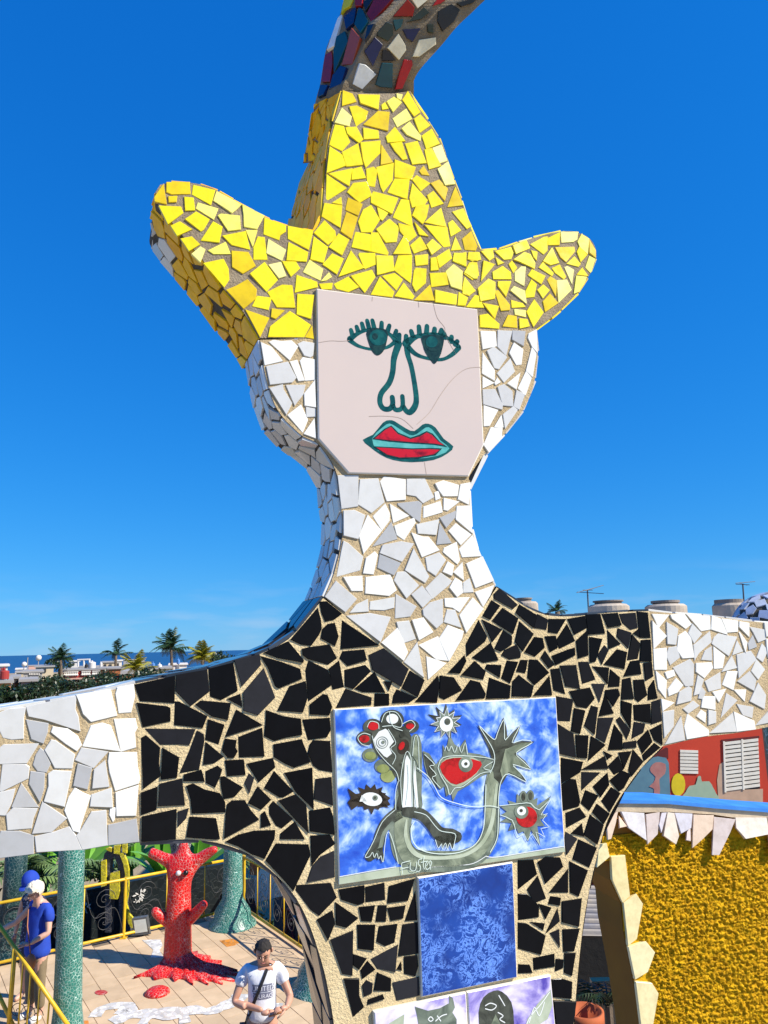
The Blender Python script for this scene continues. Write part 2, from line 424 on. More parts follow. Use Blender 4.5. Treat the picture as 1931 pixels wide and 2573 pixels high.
hat, hatP = core('hat', [(hL, 1), (cL, 1), (hT, None), (hR, 1), (bR, 1), ([bR[-1]]+hB+[hL[0]], None)], TKH, 'grout_grey', 'grout_dark')
crown_back, crownP = core('hat_crown', [(cL, 1), (hT, 1), (hR, 1), ([hR[-1], cL[0]], 1)], .32, 'grout_dark', 'grout_dark', -.152)
dL, dR = sm(headL), sm(headR)
VV = UV(Vl+Vt+Vr)
head, headP = core('head', [(dL, 1), ([dL[-1]]+VV+[dR[0]], None), (dR, 1), ([dR[-1], bR[-1]]+hB+[dL[0]], None)], TK, 'grout_sand', 'grout_dark')
tL, tA, tR, tT = sm(torL), sm(arch), sm(torR), sm(torT)
ub0, ub1 = tA[-1].x, tR[0].x
torso, torsoP = core('torso', [(tL, 1), (UV(armLi), None), (tA, 1), ([tA[-1], Vector((ub0+.01, yb)), Vector((ub1-.01, yb)), tR[0]], 1), (tR, 1), ([tR[-1]]+UV(armRi), None), (tT, 1), ([tT[-1]]+VV[::-1]+[tL[0]], None)], TK, 'grout_cream', 'grout_grey')
aLt, aLb, aRt, aRb = sm(armLt), sm(armLb), sm(armRt), sm(armRb)
armL, armLP = core('arm', [(aLt, 1), ([aLt[-1], aLb[0]], 1), (aLb, 1), ([aLb[-1]]+UV(armLi)[::-1]+[aLt[0]], None)], TK, 'grout_sand', 'grout_sand')
armR, armRP = core('arm', [(aRt, 1), ([aRt[-1], aRb[0]], 1), (aRb, 1), ([aRb[-1]]+UV(armRi)+[aRt[0]], None)], TK, 'grout_sand', 'grout_sand')

# outlines of the broken tiles, read piece by piece (w bright, g and d greyer white with tilt and reflection painted in, y p o yellows, o also painting shade on the left hat tip, b black)
TRACED = '''
N|o 185,40 240,60 262,105 180,130|y 272,65 395,65 385,150 285,115|y 405,125 425,108 445,145 410,150|p 435,105 475,80 520,110 470,165|p 490,60 525,65 515,95 495,85|y 525,95 555,45 625,165 590,190|p 180,140 235,190 220,245 138,225|y 222,135 265,130 328,160 315,205 262,245|o 302,235 385,160 450,165 440,272|p 470,200 545,145 578,205 495,250|y 590,205 625,180 682,240 622,282|p 520,260 565,220 630,300 625,328 550,295|y 200,255 262,250 300,320 275,340 210,290|y 300,255 385,270 390,315 305,320|y 430,305 480,250 540,330 440,338|y 635,300 690,262 735,345 660,375|y 140,235 190,245 225,335 180,385 108,350|y 285,340 398,328 395,400 315,482 300,440|o 405,350 470,450 400,465|y 455,345 520,335 552,430 525,435 480,385|y 540,345 610,330 660,455 580,462|p 695,370 748,350 780,440 735,455|y 650,380 690,370 745,470 675,490|y 180,395 270,345 298,465 205,475|y 110,360 180,410 200,470 92,512|o 620,500 645,470 678,525 635,520|p 725,490 785,445 822,575 765,582|y 480,435 598,480 575,548 480,535|y 375,480 475,455 465,555 415,620 400,590|y 318,490 360,478 380,500 368,590 325,580|y 240,490 290,475 315,540 235,550|y 105,515 238,487 220,585|y 92,520 205,600 90,672|y 210,620 245,570 320,562 348,640 280,680|y 440,620 480,545 562,550 550,660|y 580,550 605,525 682,570 630,612|y 565,655 580,570 668,665 650,690 580,708|o 685,570 735,550 782,600 765,670|y 665,640 700,615 758,685 690,708|o 780,705 825,588 870,695|y 345,640 360,615 498,655 462,745 345,680|o 215,650 295,690 270,755 200,720|y 125,680 175,648 180,690
O|y 80,25 180,40 170,165 65,100|y 20,195 80,125 140,185 145,225 100,262|o 205,75 270,105 235,230 172,185|y 345,38 395,120 350,190 290,190 272,130 300,65|y 380,50 445,80 410,125 395,115|y 470,105 515,5 560,10 585,160|y 580,95 600,45 675,35 660,105 640,145|y 650,135 745,50 775,160|y 808,75 872,55 918,155 890,172|y 785,140 810,122 858,180 800,215|y 592,135 672,215 620,205|y 650,150 778,165 798,270 760,275 715,225|o 865,230 915,185 950,270 940,295 880,290|y 375,175 450,115 505,160 490,245 430,250|y 500,140 580,160 605,210 560,245 510,185|y 235,275 258,188 345,205 340,300|y 345,195 385,195 445,305 440,320 345,300|y 470,315 530,215 555,245 575,315|y 570,265 625,215 668,285 590,312|y 660,265 695,230 748,275 690,320|y 800,295 825,215 860,290|y 105,275 160,200 220,235 180,322|y 70,375 125,312 190,340 150,430|y 160,445 230,295 305,395|y 275,320 280,308 368,310 370,375 310,400|y 375,325 470,325 475,410 380,435|y 475,405 500,325 578,322 575,430 570,480|y 595,325 670,315 668,375 600,382|y 720,330 790,285 805,340 735,395|y 810,355 818,310 885,310 880,385|y 685,340 715,335 730,405 685,410|y 590,410 600,395 660,400 655,480 600,530 580,490|y 680,425 770,422 785,490 690,502|p 770,415 815,375 865,415 860,520 800,500|y 230,440 350,405 370,445 310,535|y 410,440 480,425 525,460 490,520|y 345,545 395,445 475,530 465,560|y 480,555 530,480 592,555 580,572|o 590,578 680,490 705,580|y 710,520 835,545 830,602 710,588|y 838,606 845,530 895,565 880,610|y 865,540 880,445 935,520 905,552|y 875,420 920,360 952,380 950,455 930,455|y 895,345 900,305 952,305 952,355|y 135,485 215,445 275,505 215,530 150,512|y 50,485 125,480 120,515 65,515|y 0,455 38,500 0,508|p 60,470 105,420 122,445 90,465|y 20,215 100,275 75,365 0,345|y 890,610 952,555 952,618
P|y 0,205 55,192 55,285 0,260|y 70,200 140,192 150,240 95,250 65,235|y 150,185 225,172 235,225 205,245|y 40,330 75,260 125,258 138,340 95,370|y 150,380 165,248 240,270|y 240,185 345,158 360,195 345,235 300,240|y 245,225 300,260 260,275|y 355,150 445,112 468,165 375,205|y 470,140 555,95 580,90 580,180 555,205|y 582,100 658,65 655,145 585,145|p 665,60 775,65 770,110 745,125 670,130|p 775,125 800,75 850,105 840,205 790,160|o 850,110 890,180 890,230 850,195|y 360,240 430,192 470,205 500,260 495,298 400,255|y 475,180 515,190 510,245 490,220|y 550,250 610,160 655,260 600,275|o 630,160 755,155 760,185 700,255 665,225|y 770,190 785,155 835,210 795,255|y 705,265 755,218 795,265 780,285|p 825,290 850,215 890,235 860,325|y 330,270 350,245 385,290 360,325|p 370,320 410,285 440,285 430,410 370,375|y 525,290 550,255 620,325 610,345|y 610,295 660,272 700,350 685,365 630,325|p 690,290 710,282 750,305 740,400|y 770,335 805,290 845,345|p 765,345 835,350 820,390 785,445 750,460|y 225,320 290,282 340,320 345,365 230,365|y 455,340 480,302 565,345 540,398|o 580,370 600,345 640,375 635,480|p 640,375 705,370 735,435 650,520|y 440,440 475,368 510,400 495,480 440,485|y 515,435 555,400 595,435 550,490|o 550,510 595,460 650,520 565,578|p 340,440 365,412 435,440 445,525|y 260,380 345,380 310,480 260,410|y 130,425 200,362 245,385 240,490 145,510|y 35,400 45,350 115,440 70,472 30,440|o 240,440 265,438 335,530 335,565 280,570|y 55,545 110,470 140,475 170,550|y 160,520 265,540 240,622|y 345,500 420,520 440,545 350,550|p 365,560 440,565 440,610 370,595|y 445,575 495,495 555,580 490,675|y 142,600 195,592 268,655 265,685 145,675|o 290,670 325,598 380,605 385,680|y 397,620 450,625 465,670 400,685
E|o 210,250 310,100 345,325 215,295|o 345,85 595,80 605,210 400,215 345,190|o 365,240 460,235 450,300 370,305|y 640,110 875,170 830,330 625,215|p 895,180 1165,330 1105,385 1060,420 860,285|y 540,245 640,255 655,390 550,395|p 690,305 910,370 860,490 670,370|y 260,340 500,350 525,420 360,545|y 550,490 670,410 815,490 750,600 720,620|p 910,450 945,430 1145,450 1155,600 1020,615|p 1175,330 1415,450 1335,595 1195,570 1190,440|y 1420,470 1650,555 1650,625 1590,660 1580,715 1410,650|y 390,560 490,515 625,600 460,670|y 720,720 855,515 955,575 920,745|y 500,700 620,680 710,765 590,835|y 960,670 1210,620 1260,820 1060,770|p 1215,610 1340,610 1290,790|p 620,870 715,790 770,820 715,960|p 800,830 990,740 1045,870 860,870|o 1060,835 1240,850 1320,1000 1180,1085 1065,1010|y 1300,930 1300,800 1345,680 1420,690 1450,930|p 1440,860 1460,705 1655,820 1610,940|y 750,970 970,925 1020,1030 1030,1150 975,1235|y 1260,1090 1420,960 1565,1150 1440,1280|p 1465,990 1600,960 1655,1110 1575,1135|o 1000,1260 1110,1220 1230,1150 1330,1260 1320,1360 1190,1470|y 1340,1330 1495,1350 1460,1480 1285,1440|o 1210,1480 1470,1570 1370,1780|o 1500,1470 1640,1490 1540,1580 1490,1560
Q|y 625,95 838,138 800,300 625,205|y 630,235 795,320 780,402 612,390|y 575,400 690,405 725,460 650,530|p 755,490 810,388 922,465 900,560|y 700,515 870,575 875,620 685,665|y 450,660 575,600 660,605 685,795 530,790|y 705,680 845,690 820,890 700,850|y 455,1045 475,955 640,825 820,940 760,1045|o 770,1045 830,945 845,1060
U|w 68,135 185,190 310,340 112,385|w 160,130 210,108 300,125 400,115 475,180 385,330|g 475,155 535,125 655,145 640,280 610,300 545,280|g 128,400 365,350 455,525 410,575 170,600|w 390,350 470,330 550,555 480,560|w 500,340 530,300 665,325 665,545 560,555|g 345,605 560,600 530,710 440,830|g 165,640 310,600 320,660 410,800 348,930|w 545,700 665,545 672,850 550,830|g 565,845 670,865 670,950 570,955|w 362,935 510,820 585,985 530,1125|w 540,1140 660,965 675,1190
X|w 65,85 205,90 215,225 85,255|g 225,80 360,85 305,315 225,230|d 365,80 485,85 465,225 360,165|w 515,110 588,70 597,290 545,230 510,150|w 545,235 588,295 552,515 490,455|w 335,290 375,195 465,255 450,395 400,400|g 125,270 190,235 310,330 235,440 195,430|w 85,285 195,450 195,550 80,480|w 85,510 195,570 85,620|w 195,570 220,520 250,565 205,590|g 220,480 345,340 385,465 285,565|w 315,575 435,475 400,630|w 415,620 490,460 543,525 488,685|g 225,610 285,585 360,650 370,790 270,780|g 85,635 200,630 270,775 265,820 90,770|g 375,790 400,640 478,680 428,820|w 95,780 230,825 150,970 95,975|g 275,865 370,790 412,825 293,1000|w 190,985 260,870 280,985|w 92,1150 160,990 270,985 258,1090 140,1222
G|g 0,420 120,375 300,360 275,480 275,715 140,725 40,705 0,620|g 310,350 885,225 870,380 905,460 930,630 520,495 340,460|w 890,215 1280,150 1310,290 1355,450 1060,520 970,430 930,310|w 1365,130 1550,95 1560,230 1520,410 1380,420 1345,200|d 310,500 560,545 550,640 505,770 370,720|w 620,580 790,610 900,690 945,790 890,858 760,770 598,645|w 1060,570 1185,540 1280,570 1395,862 960,805|w 1325,495 1570,490 1590,600 1560,650 1575,815 1405,865 1375,720|g 0,830 50,790 450,775 310,1000 0,1010|d 470,830 520,870 585,1010 540,1105 440,1090 390,1020 420,910|g 525,850 600,735 650,745 865,900 835,1060 640,1055 580,940|g 950,825 1255,870 1085,1055 875,965|w 1270,880 1585,880 1590,1030 1620,1180 1605,1235 1340,1320 1275,1100 1258,980|g 35,1020 300,1020 340,1050 325,1180 20,1330 0,1320|d 360,1100 520,1120 510,1290 465,1450 345,1240|g 620,1090 830,1100 790,1290 750,1500 515,1440 570,1270 565,1130|d 905,1010 1065,1060 1015,1300 855,1260|g 1095,1080 1220,970 1265,1270 1075,1290|g 0,1345 180,1300 130,1470 65,1605 0,1600|d 250,1235 450,1510 140,1510|w 870,1290 960,1350 1050,1385 940,1720 920,1800 850,1780 755,1550 800,1400|g 1065,1370 1290,1290 1305,1510 1050,1500|w 1345,1345 1605,1260 1575,1605 1355,1610|g 80,1600 160,1520 435,1530 385,1640 365,1755 95,1775|g 495,1450 775,1640 600,1795 380,1815|g 1060,1570 1230,1550 1245,1950 960,2000 890,1840 935,1790|d 1260,1720 1580,1650 1610,1910 1260,1950|d 20,1790 230,1795 385,1840 390,2050 0,2095 0,1830|g 410,1850 640,1800 800,1740 880,1840 945,2000 430,2030|w 1280,1530 1345,1520 1330,1650 1310,1680 1275,1600
H|b 40,570 520,465 515,790 110,765|b 540,455 905,392 930,650 705,825 530,645|b 925,385 1215,310 1265,640 1070,750 945,710|b 1230,280 1530,210 1545,335 1320,590|b 70,785 430,830 465,850 465,1005 140,1075|b 525,770 575,775 905,945 850,1085 515,1050|b 830,760 1185,790 1150,990 960,945 765,810|b 1300,680 1320,835 1145,740|b 920,985 1110,1050 1040,1280 885,1225|b 1255,870 1565,1050 1125,1190|b 165,1095 765,1100 690,1290 560,1280 350,1285
I|b 110,-125 345,90 330,280 350,420 145,575|b 375,90 570,205 545,440 355,465|b 785,-113 865,-70 870,10 810,345 580,390 700,120|b 890,20 1100,195 985,270 860,290|b 1120,-18 1255,0 1240,85 1265,130 1225,205 1150,205 1085,125|b 1280,-38 1560,-148 1585,190 1290,200|b 1120,240 1340,230 1360,410 1145,425|b 1030,305 1085,350 1055,440 1000,560 895,505 890,370|b 635,405 835,350 875,490 625,485|b 340,520 605,455 640,770 325,780|b 120,625 310,555 300,825 120,885|b 660,545 740,515 880,590 1055,630 1115,730 1120,855 725,870 710,700|b 1065,440 1110,430 1330,560 1230,670 1105,695 1075,560|b 1150,760 1200,720 1350,715 1420,830 1520,940 1110,1165 1130,880|b 130,910 540,820 530,1175 125,1205|b 560,850 685,810 650,930 560,1030|b 700,910 830,920 1010,930 1055,1170 1000,1180 660,1155
K|b -140,1425 0,1350 160,1310 388,1300 380,1390 275,1605 130,1550 0,1475|b 295,20 480,85 660,110 675,280 500,310 380,345 275,295 290,150|b 685,120 970,100 980,230 940,305 745,335 705,200|b 375,385 670,330 765,570 590,630 500,590 380,520|b 795,340 975,350 1000,680 860,655 800,610 740,480 765,380|b 90,590 365,530 390,630 215,790|b 380,670 585,885 480,945 430,945 275,850|b 490,690 785,635 800,1075 610,890|b 825,755 990,735 1005,1035 805,965|b 110,695 165,745 115,905 65,800|b 205,835 345,975 240,1080 105,1010|b 425,985 610,920 720,1030 745,1330 600,1180|b 370,990 580,1180 460,1280 400,1250 330,1130 330,1040|b 755,1095 975,1060 1005,1150 1022,1345 765,1310|b 280,1100 345,1245 240,1270 240,1130|b 600,1210 705,1395 445,1395 450,1335|b 770,1360 970,1350 1030,1445 870,1560 780,1680|b 400,1445 745,1455 765,1570 585,1950 470,1815 290,1625|b 1020,1520 1025,1800 730,1855 790,1680 870,1590|b 620,1890 980,1865 1045,2020 860,2212 770,2150 610,1940
J|b 400,1025 795,840 1040,1140 1030,1180 640,1110|b 830,810 1270,300 1320,500 1330,640 1290,730 1165,905 1000,890|b 1300,205 1410,200 1655,395 1525,490 1390,520 1330,380|b 1540,545 1600,760 1545,915 1450,860 1320,790 1350,640 1430,565|b 1020,960 1120,935 1455,890 1575,1110 1430,1215 1110,1120 1030,1060|b 350,1075 680,1170 980,1280 1010,1435 640,1590 590,1560 470,1260|b 400,1270 585,1740 310,2020 80,1950 80,1650|b 1125,1150 1430,1300 1500,1530 1120,1800 1075,1300|b 1070,1480 1105,1730 1030,1975 625,1950 820,1560|b 1350,1690 1420,1700 1495,1890 1450,2020 1145,2010 1145,1850
A|b 255,410 550,610 245,640|b 260,660 430,645 450,730 300,775 235,715|b 470,690 590,635 785,800 725,940 500,810|b 275,810 440,770 485,820 345,960 280,940|b 150,800 230,735 270,945 180,965|b 515,825 600,990 420,985 355,960|b 590,900 655,905 630,975|b 800,815 915,890 860,1025 735,955|b 285,960 490,1030 485,1090 205,1115|b 520,1000 630,1000 630,1090 515,1100|b 695,965 850,1030 790,1070 660,1075 670,1010|b 1020,855 1035,930 1015,1070 840,1065|b 1040,855 1145,870 1215,970 1075,1045 1035,1025|b 1235,690 1250,740 1200,835 1105,830|b 1315,740 1405,820 1385,885 1210,850|b 1285,890 1360,910 1405,1000 1395,1035 1165,1055|b 1435,870 1605,935 1595,1035 1410,1040|b 1350,410 1415,540 1400,580 1255,700 1250,600
C|b 195,200 240,155 385,285 345,320 200,240|b 175,250 245,295 165,405 105,375|b 265,310 390,395 345,520 180,415|b 100,405 260,485 180,585|b 400,285 540,370 510,470 370,350|b 545,360 630,405 615,485 515,470|b 635,400 775,400 705,515 630,505|b 400,420 515,520 425,660 365,580|b 270,490 340,540 335,605 250,660 200,640|b 170,590 230,730 110,750 20,710|b 375,605 410,680 405,710 320,725 255,690 280,650|b 520,545 585,555 600,630 525,700 440,665|b 785,400 925,375 940,470 840,525|b 930,365 1050,360 1085,515 950,525|b 1060,360 1185,352 1215,450 1110,470|b 1200,360 1330,350 1345,470 1290,485 1225,430|b 1340,340 1430,350 1450,550 1365,550|b 605,540 690,535 705,630 645,665|b 780,440 845,575 720,640 695,570|b 945,490 950,690 870,715 855,575|b 960,545 1065,560 1010,740 965,750|b 1105,490 1210,600 1115,640|b 1190,475 1295,510 1270,635 1180,540|b 1300,525 1370,600 1350,720 1265,730|b 1355,480 1360,545 1310,515|b 1375,570 1450,565 1458,740 1365,740|b 605,655 680,765 635,795 570,710|b 660,695 790,645 840,630 845,690 690,770|b 1080,610 1115,650 1060,765 1025,690|b 1180,645 1260,665 1240,800 1075,765|b 875,745 950,745 1010,885 905,920|b 725,775 855,770 885,960 770,940|b 650,805 720,795 765,1000 675,970|b 985,780 1115,790 1105,920|b 1130,805 1205,870 1200,940 1110,945|b 1290,740 1360,730 1375,840 1235,860|b 1395,755 1460,745 1470,860 1410,895|b 410,730 465,730 455,800 445,835 375,820|b 480,725 545,730 640,830 520,930 465,870|b 300,735 390,745 325,915 255,875|b 140,765 255,770 240,870 125,800|b 45,740 125,820 105,880 0,860 0,780|b 395,850 510,940 490,1025 340,1020 345,900|b 640,855 660,1010 510,1015|b 980,920 1085,920 1040,1070|b 800,980 965,950 1005,1040 940,1115 860,1100|b 1090,970 1190,960 1205,1010 1150,1100 1085,1010|b 1225,885 1290,870 1315,1040 1215,1045|b 1315,890 1390,885 1420,1010 1355,1065 1325,1040|b 1475,890 1505,1035 1430,1050 1435,950|b 695,1020 830,1045 805,1220 705,1215|b 1085,1010 1155,1155 1035,1180|b 1215,1055 1300,1080 1290,1280 1215,1150|b 1315,1090 1445,1080 1450,1235 1320,1210|b 1460,1065 1525,1045 1540,1215 1455,1245|b 840,1115 925,1135 885,1320 815,1300|b 975,1095 1030,1110 1000,1325 920,1255|b 1030,1195 1155,1190 1085,1390 1015,1350|b 1205,1185 1290,1290 1260,1365 1175,1210|b 1320,1225 1405,1240 1390,1310 1300,1360|b 1160,1245 1225,1330 1225,1445 1110,1450|b 1445,1290 1540,1240 1545,1410 1480,1370|b 1430,1290 1465,1385 1385,1480 1345,1380|b 1235,1390 1335,1375 1335,1430 1230,1440|b 705,1240 830,1320 850,1510 720,1480|b 850,1330 950,1335 940,1515 860,1510|b 975,1340 1090,1410 950,1540|b 1075,1460 1145,1495 1105,1525|b 1080,1500 1110,1600 895,1610|b 1190,1500 1235,1605 1160,1650 1110,1580|b 1195,1470 1300,1460 1235,1600|b 1310,1445 1395,1545 1300,1660 1275,1610|b 1480,1395 1530,1430 1400,1540 1385,1490
7|b 288,10 435,38 415,105 290,180|b 350,150 385,155 415,300 405,330 300,360 290,190|b 425,105 548,108 425,225|b 595,110 605,190 550,270 500,200|b 610,160 690,95 750,120 700,210 670,230|b 450,225 535,260 475,360 420,310|b 620,205 680,245 610,370 555,295|b 410,340 455,400 325,470 320,375|b 525,315 610,380 570,450 495,370|b 480,385 570,455 525,580 440,520|b 425,445 440,530 355,510|b 320,500 395,545 325,650 310,560|b 405,550 525,605 475,735 365,680|b 345,695 465,755 405,925 350,900|b 190,665 280,670 300,730 185,840 135,700|b 5,690 105,685 130,780 5,880|b 135,790 190,940 110,970 65,880|b 335,745 335,900 210,900|b 60,910 140,985 140,1060 5,1085 5,910|b 220,925 285,935 280,985 205,975|b 140,975 225,1000 185,1075|b 265,1005 280,1090 190,1165|b 295,960 425,940 405,1125 295,1095|b 85,1095 180,1105 170,1150|b 5,1100 60,1105 185,1185 155,1310 5,1270|b 275,1145 280,1260 215,1170|b 300,1145 410,1140 375,1285 305,1290|b 105,1335 245,1305 245,1390 110,1410|b 255,1340 305,1345 300,1400 250,1420|b 312,1300 385,1300 360,1450 310,1430|b 220,1475 290,1470 360,1490 355,1600 220,1590|b 220,1615 360,1615 355,1770 225,1770|b 8,1375 80,1380 100,1430 5,1435
8|b 40,500 130,445 145,520 105,620|b 170,320 320,295 320,395 280,410 185,380|b 330,305 440,280 445,380 330,395|b 470,300 620,255 580,385 460,400|b 150,395 285,490 215,545 155,530|b 290,425 385,415 365,510 305,505|b 405,415 455,415 450,510 390,510|b 460,430 565,415 550,490 480,505|b 625,330 635,500 565,505|b 280,530 385,530 375,680 285,670|b 410,540 520,525 500,635 445,655 395,630|b 550,530 640,515 645,700 525,715|b 120,620 255,565 250,830 190,820|b 255,705 335,730 290,795 255,770|b 360,735 520,650 505,810 400,790|b 340,745 385,795 310,850 300,800|b 540,750 545,800 515,795|b 560,720 635,710 640,775 625,835 560,820|b 400,815 480,850 480,925 380,920|b 335,860 370,880 365,935 320,955 310,890|b 490,875 645,840 650,950 515,980|b 430,945 440,970 340,1005 345,975|b 200,850 290,850 290,950 320,1020 255,1080
6|w 890,245 1000,250 935,335|w 888,290 985,390 900,475|w 1010,250 1100,245 1150,310 1110,340 1020,275|w 1115,245 1270,260 1275,345 1215,355|w 1285,258 1345,280 1385,380 1280,345|w 1350,275 1455,290 1455,360 1385,365|w 1465,295 1530,305 1530,395 1465,330|g 985,300 1060,345 1045,445 990,440|g 1155,310 1215,375 1165,435 1130,370|w 1110,360 1145,400 1165,530 1090,535 1055,480 1065,390|g 1270,360 1280,430 1200,500 1170,550 1165,450|g 1330,375 1400,390 1450,395 1395,520 1285,440 1300,400|w 1470,365 1515,430 1505,500 1465,370|g 1535,330 1640,350 1640,410 1590,430 1560,370|d 1555,385 1580,460 1530,480 1525,440|g 1450,420 1490,490 1420,515|w 900,480 985,470 985,610 905,610|g 1000,470 1050,460 1070,530 1010,580 985,520|g 1280,460 1285,550 1215,545 1240,490|w 1295,460 1370,520 1355,600 1300,605|g 1415,520 1450,600 1350,625|g 1450,515 1540,490 1575,545 1460,665|g 1615,440 1655,485 1620,560 1580,530|g 1580,545 1635,610 1590,675 1545,620|g 1030,600 1140,545 1165,580 1160,715 1110,720|w 975,630 1030,615 1040,650 990,670|w 912,620 985,685 980,800 930,735|w 1045,670 1090,715 1055,760 1000,785 995,740|w 1180,570 1280,565 1290,600 1235,665 1180,625|g 1340,630 1345,735 1265,755 1240,690|w 1385,625 1450,625 1425,745 1355,710|g 1535,625 1575,680 1560,750 1455,690|g 1190,650 1230,680 1200,770 1165,780|g 1130,725 1150,740 1145,815 1050,840 1070,760|g 1215,725 1240,760 1225,805 1195,800|w 1375,740 1330,825 1290,760|w 1225,790 1305,790 1305,875 1215,860|w 1430,745 1510,745 1500,820|g 1380,770 1450,815 1345,930|g 1590,700 1640,780 1630,870 1535,820|w 950,805 1035,830 960,885|g 960,895 1035,880 1030,985 970,1060|g 1095,870 1160,820 1200,850 1130,900|w 1215,880 1245,900 1240,960 1185,920|g 1260,880 1310,890 1310,960 1260,975|w 1125,905 1260,1010 1260,1045 1120,1070 1105,990|g 975,1105 1080,920 1105,1075|g 1270,1030 1420,900 1445,1020|w 1430,890 1560,950 1570,1005 1450,1020|g 1450,840 1560,860 1550,930 1490,910|g 1575,980 1660,880 1660,960
L|g 75,60 280,55 275,365 112,390|g 295,100 475,90 535,325 410,430 275,345|w 535,70 745,100 745,300 560,315 495,120|g 760,95 940,90 1030,275 920,335 850,265 760,250|w 1040,140 1120,112 1275,155 1260,265 1120,265 1070,200|w 1290,150 1390,130 1375,350 1265,295|w 1075,210 1095,285 1045,305 1035,230|w 1125,285 1280,320 1165,410 1125,400|w 925,370 1090,315 1115,425 925,480|d 670,335 870,315 905,340 890,525 820,475 670,350|w 590,340 785,460 625,530|w 545,340 590,440 585,510 515,605 425,465|g 132,410 240,405 345,455 275,690 132,655|w 370,450 510,610 330,835 285,660|d 605,520 665,690 420,765|w 830,480 845,530 735,700 660,650 635,560|g 855,545 1080,495 1050,650 870,635|d 1085,480 1245,410 1235,480 1150,580|w 1255,365 1380,360 1408,635 1245,495|d 1085,530 1205,730 1055,745|w 1245,535 1400,645 1295,750 1175,610|w 1410,650 1500,860 1310,870 1280,790|g 130,710 180,735 325,865 295,1000 64,1065 112,800|g 520,750 700,715 830,735 710,915 490,830|w 805,625 920,670 975,670 1085,800 910,870|w 1130,780 1255,720 1285,900 1260,940 1120,820|g 825,785 980,1060 940,1125 740,1000|w 440,815 470,850 430,1040 325,1030 355,880|d 490,840 695,930 630,1050 470,975|g 1080,825 1145,900 1045,1055 965,1000 945,875|w 1165,915 1225,955 1205,1055 1115,1015|w 1310,920 1325,1100 1220,1020|w 1510,865 1622,1105 1440,1175 1350,935
A|w 265,65 415,55 420,175 330,175|w 445,65 640,45 690,170 630,215 440,195|g 695,25 760,20 870,130 770,235 670,90|g 205,95 370,240 280,345 118,222|g 370,285 460,240 465,340 315,350|g 480,260 675,225 670,310 590,330 475,325|g 685,200 850,300 800,380 680,395|g 895,135 975,235 900,310 810,205|g 1045,30 1135,95 1110,130 980,240 920,155|w 1160,70 1215,105 1220,190 1175,225 1115,150|g 1275,75 1310,185 1225,190 1225,110|w 1320,185 1470,130 1440,210 1385,305|g 900,325 960,270 1060,240 1060,430 1010,475 905,370|w 1075,235 1280,225 1195,345 1140,310 1080,300|w 1300,230 1385,320 1250,510 1195,370|g 1095,325 1160,330 1210,470 1070,425|g 290,375 480,355 645,385 560,585|g 690,425 790,415 845,560 740,595|w 815,410 905,390 985,505 870,570|w 570,590 700,470 780,665 745,735|w 1025,540 1105,735 1010,725 870,610|w 1100,450 1225,500 1210,560 1110,740 1030,560|g 855,585 910,870 750,745|w 930,700 1090,755 945,885
'''
# centres of the tiles laid as cells
picQ = UV([(837, 1782), (850, 2221), (1417, 2139), (1394, 1751)])
bluQ = UV(S('8', (632,242),(655,952),(1222,835),(1195,150)))
purQ = UV(S('8', (370,1038),(395,1500),(1470,1360),(1420,820)))
faceP = UV(S('2', (462,57),(470,800),(620,970),(1215,985),(1290,830),(1258,158)))
yb2 = uv((1100, 2573)).y
cutL, cutR = uv((0, 1950)).x-.003, uv((1931, 1700)).x+.003
ofL = clip(armLP, Vector((cutL, 0)), Vector((1, 0))); ofR = clip(armRP, Vector((cutR, 0)), Vector((-1, 0))); ofT = clip(torsoP, Vector((0, yb2-.004)), Vector((0, 1)))
bk = fill(ofT, [], .042, 3, lambda c: c.y < yb2-.01 and not inside(c, purQ))
aL = fill(armLP, [], .06, 4, lambda c: c.x < uv((0, 1950)).x-.028)
aR = fill(armRP, [], .055, 5, lambda c: c.x > uv((1931, 1700)).x+.028)
rr = random.Random(11)
def lay(name, region, sites, gap, seed, mt, parent, h=.0026, holes=(), tilt=1.3, rot=13, merge=.42):
    for i, P in cells(region, sites, gap, seed, rot=rot, merge=merge, holes=holes):
        Q = []                                            # snapped edges are never quite straight
        for k in range(len(P)):
            A_, B_ = P[k], P[(k+1) % len(P)]; e = B_-A_; nn = Vector((-e.y, e.x)); t_ = rr.uniform(.3, .7)
            Q.append(A_)
            if e.length > .008: Q.append(A_+e*t_+nn*max(-.05, min(.05, rr.gauss(.008, .022))))
        P = Q
        piece(name, [w3(p) for p in P], fn, h*rr.uniform(.75, 1.25), mt, parent, rr, tilt)
lay('white_tile', ofL, aL, .0056, 5, M['white_tile'], armL)
lay('white_tile', ofR, aR, .0045, 6, M['white_tile'], armR)
lay('black_tile', ofT, bk, .0048, 7, M['black_tile'], torso, holes=(picQ, bluQ, purQ))
torsoL = [p for p in torsoP]
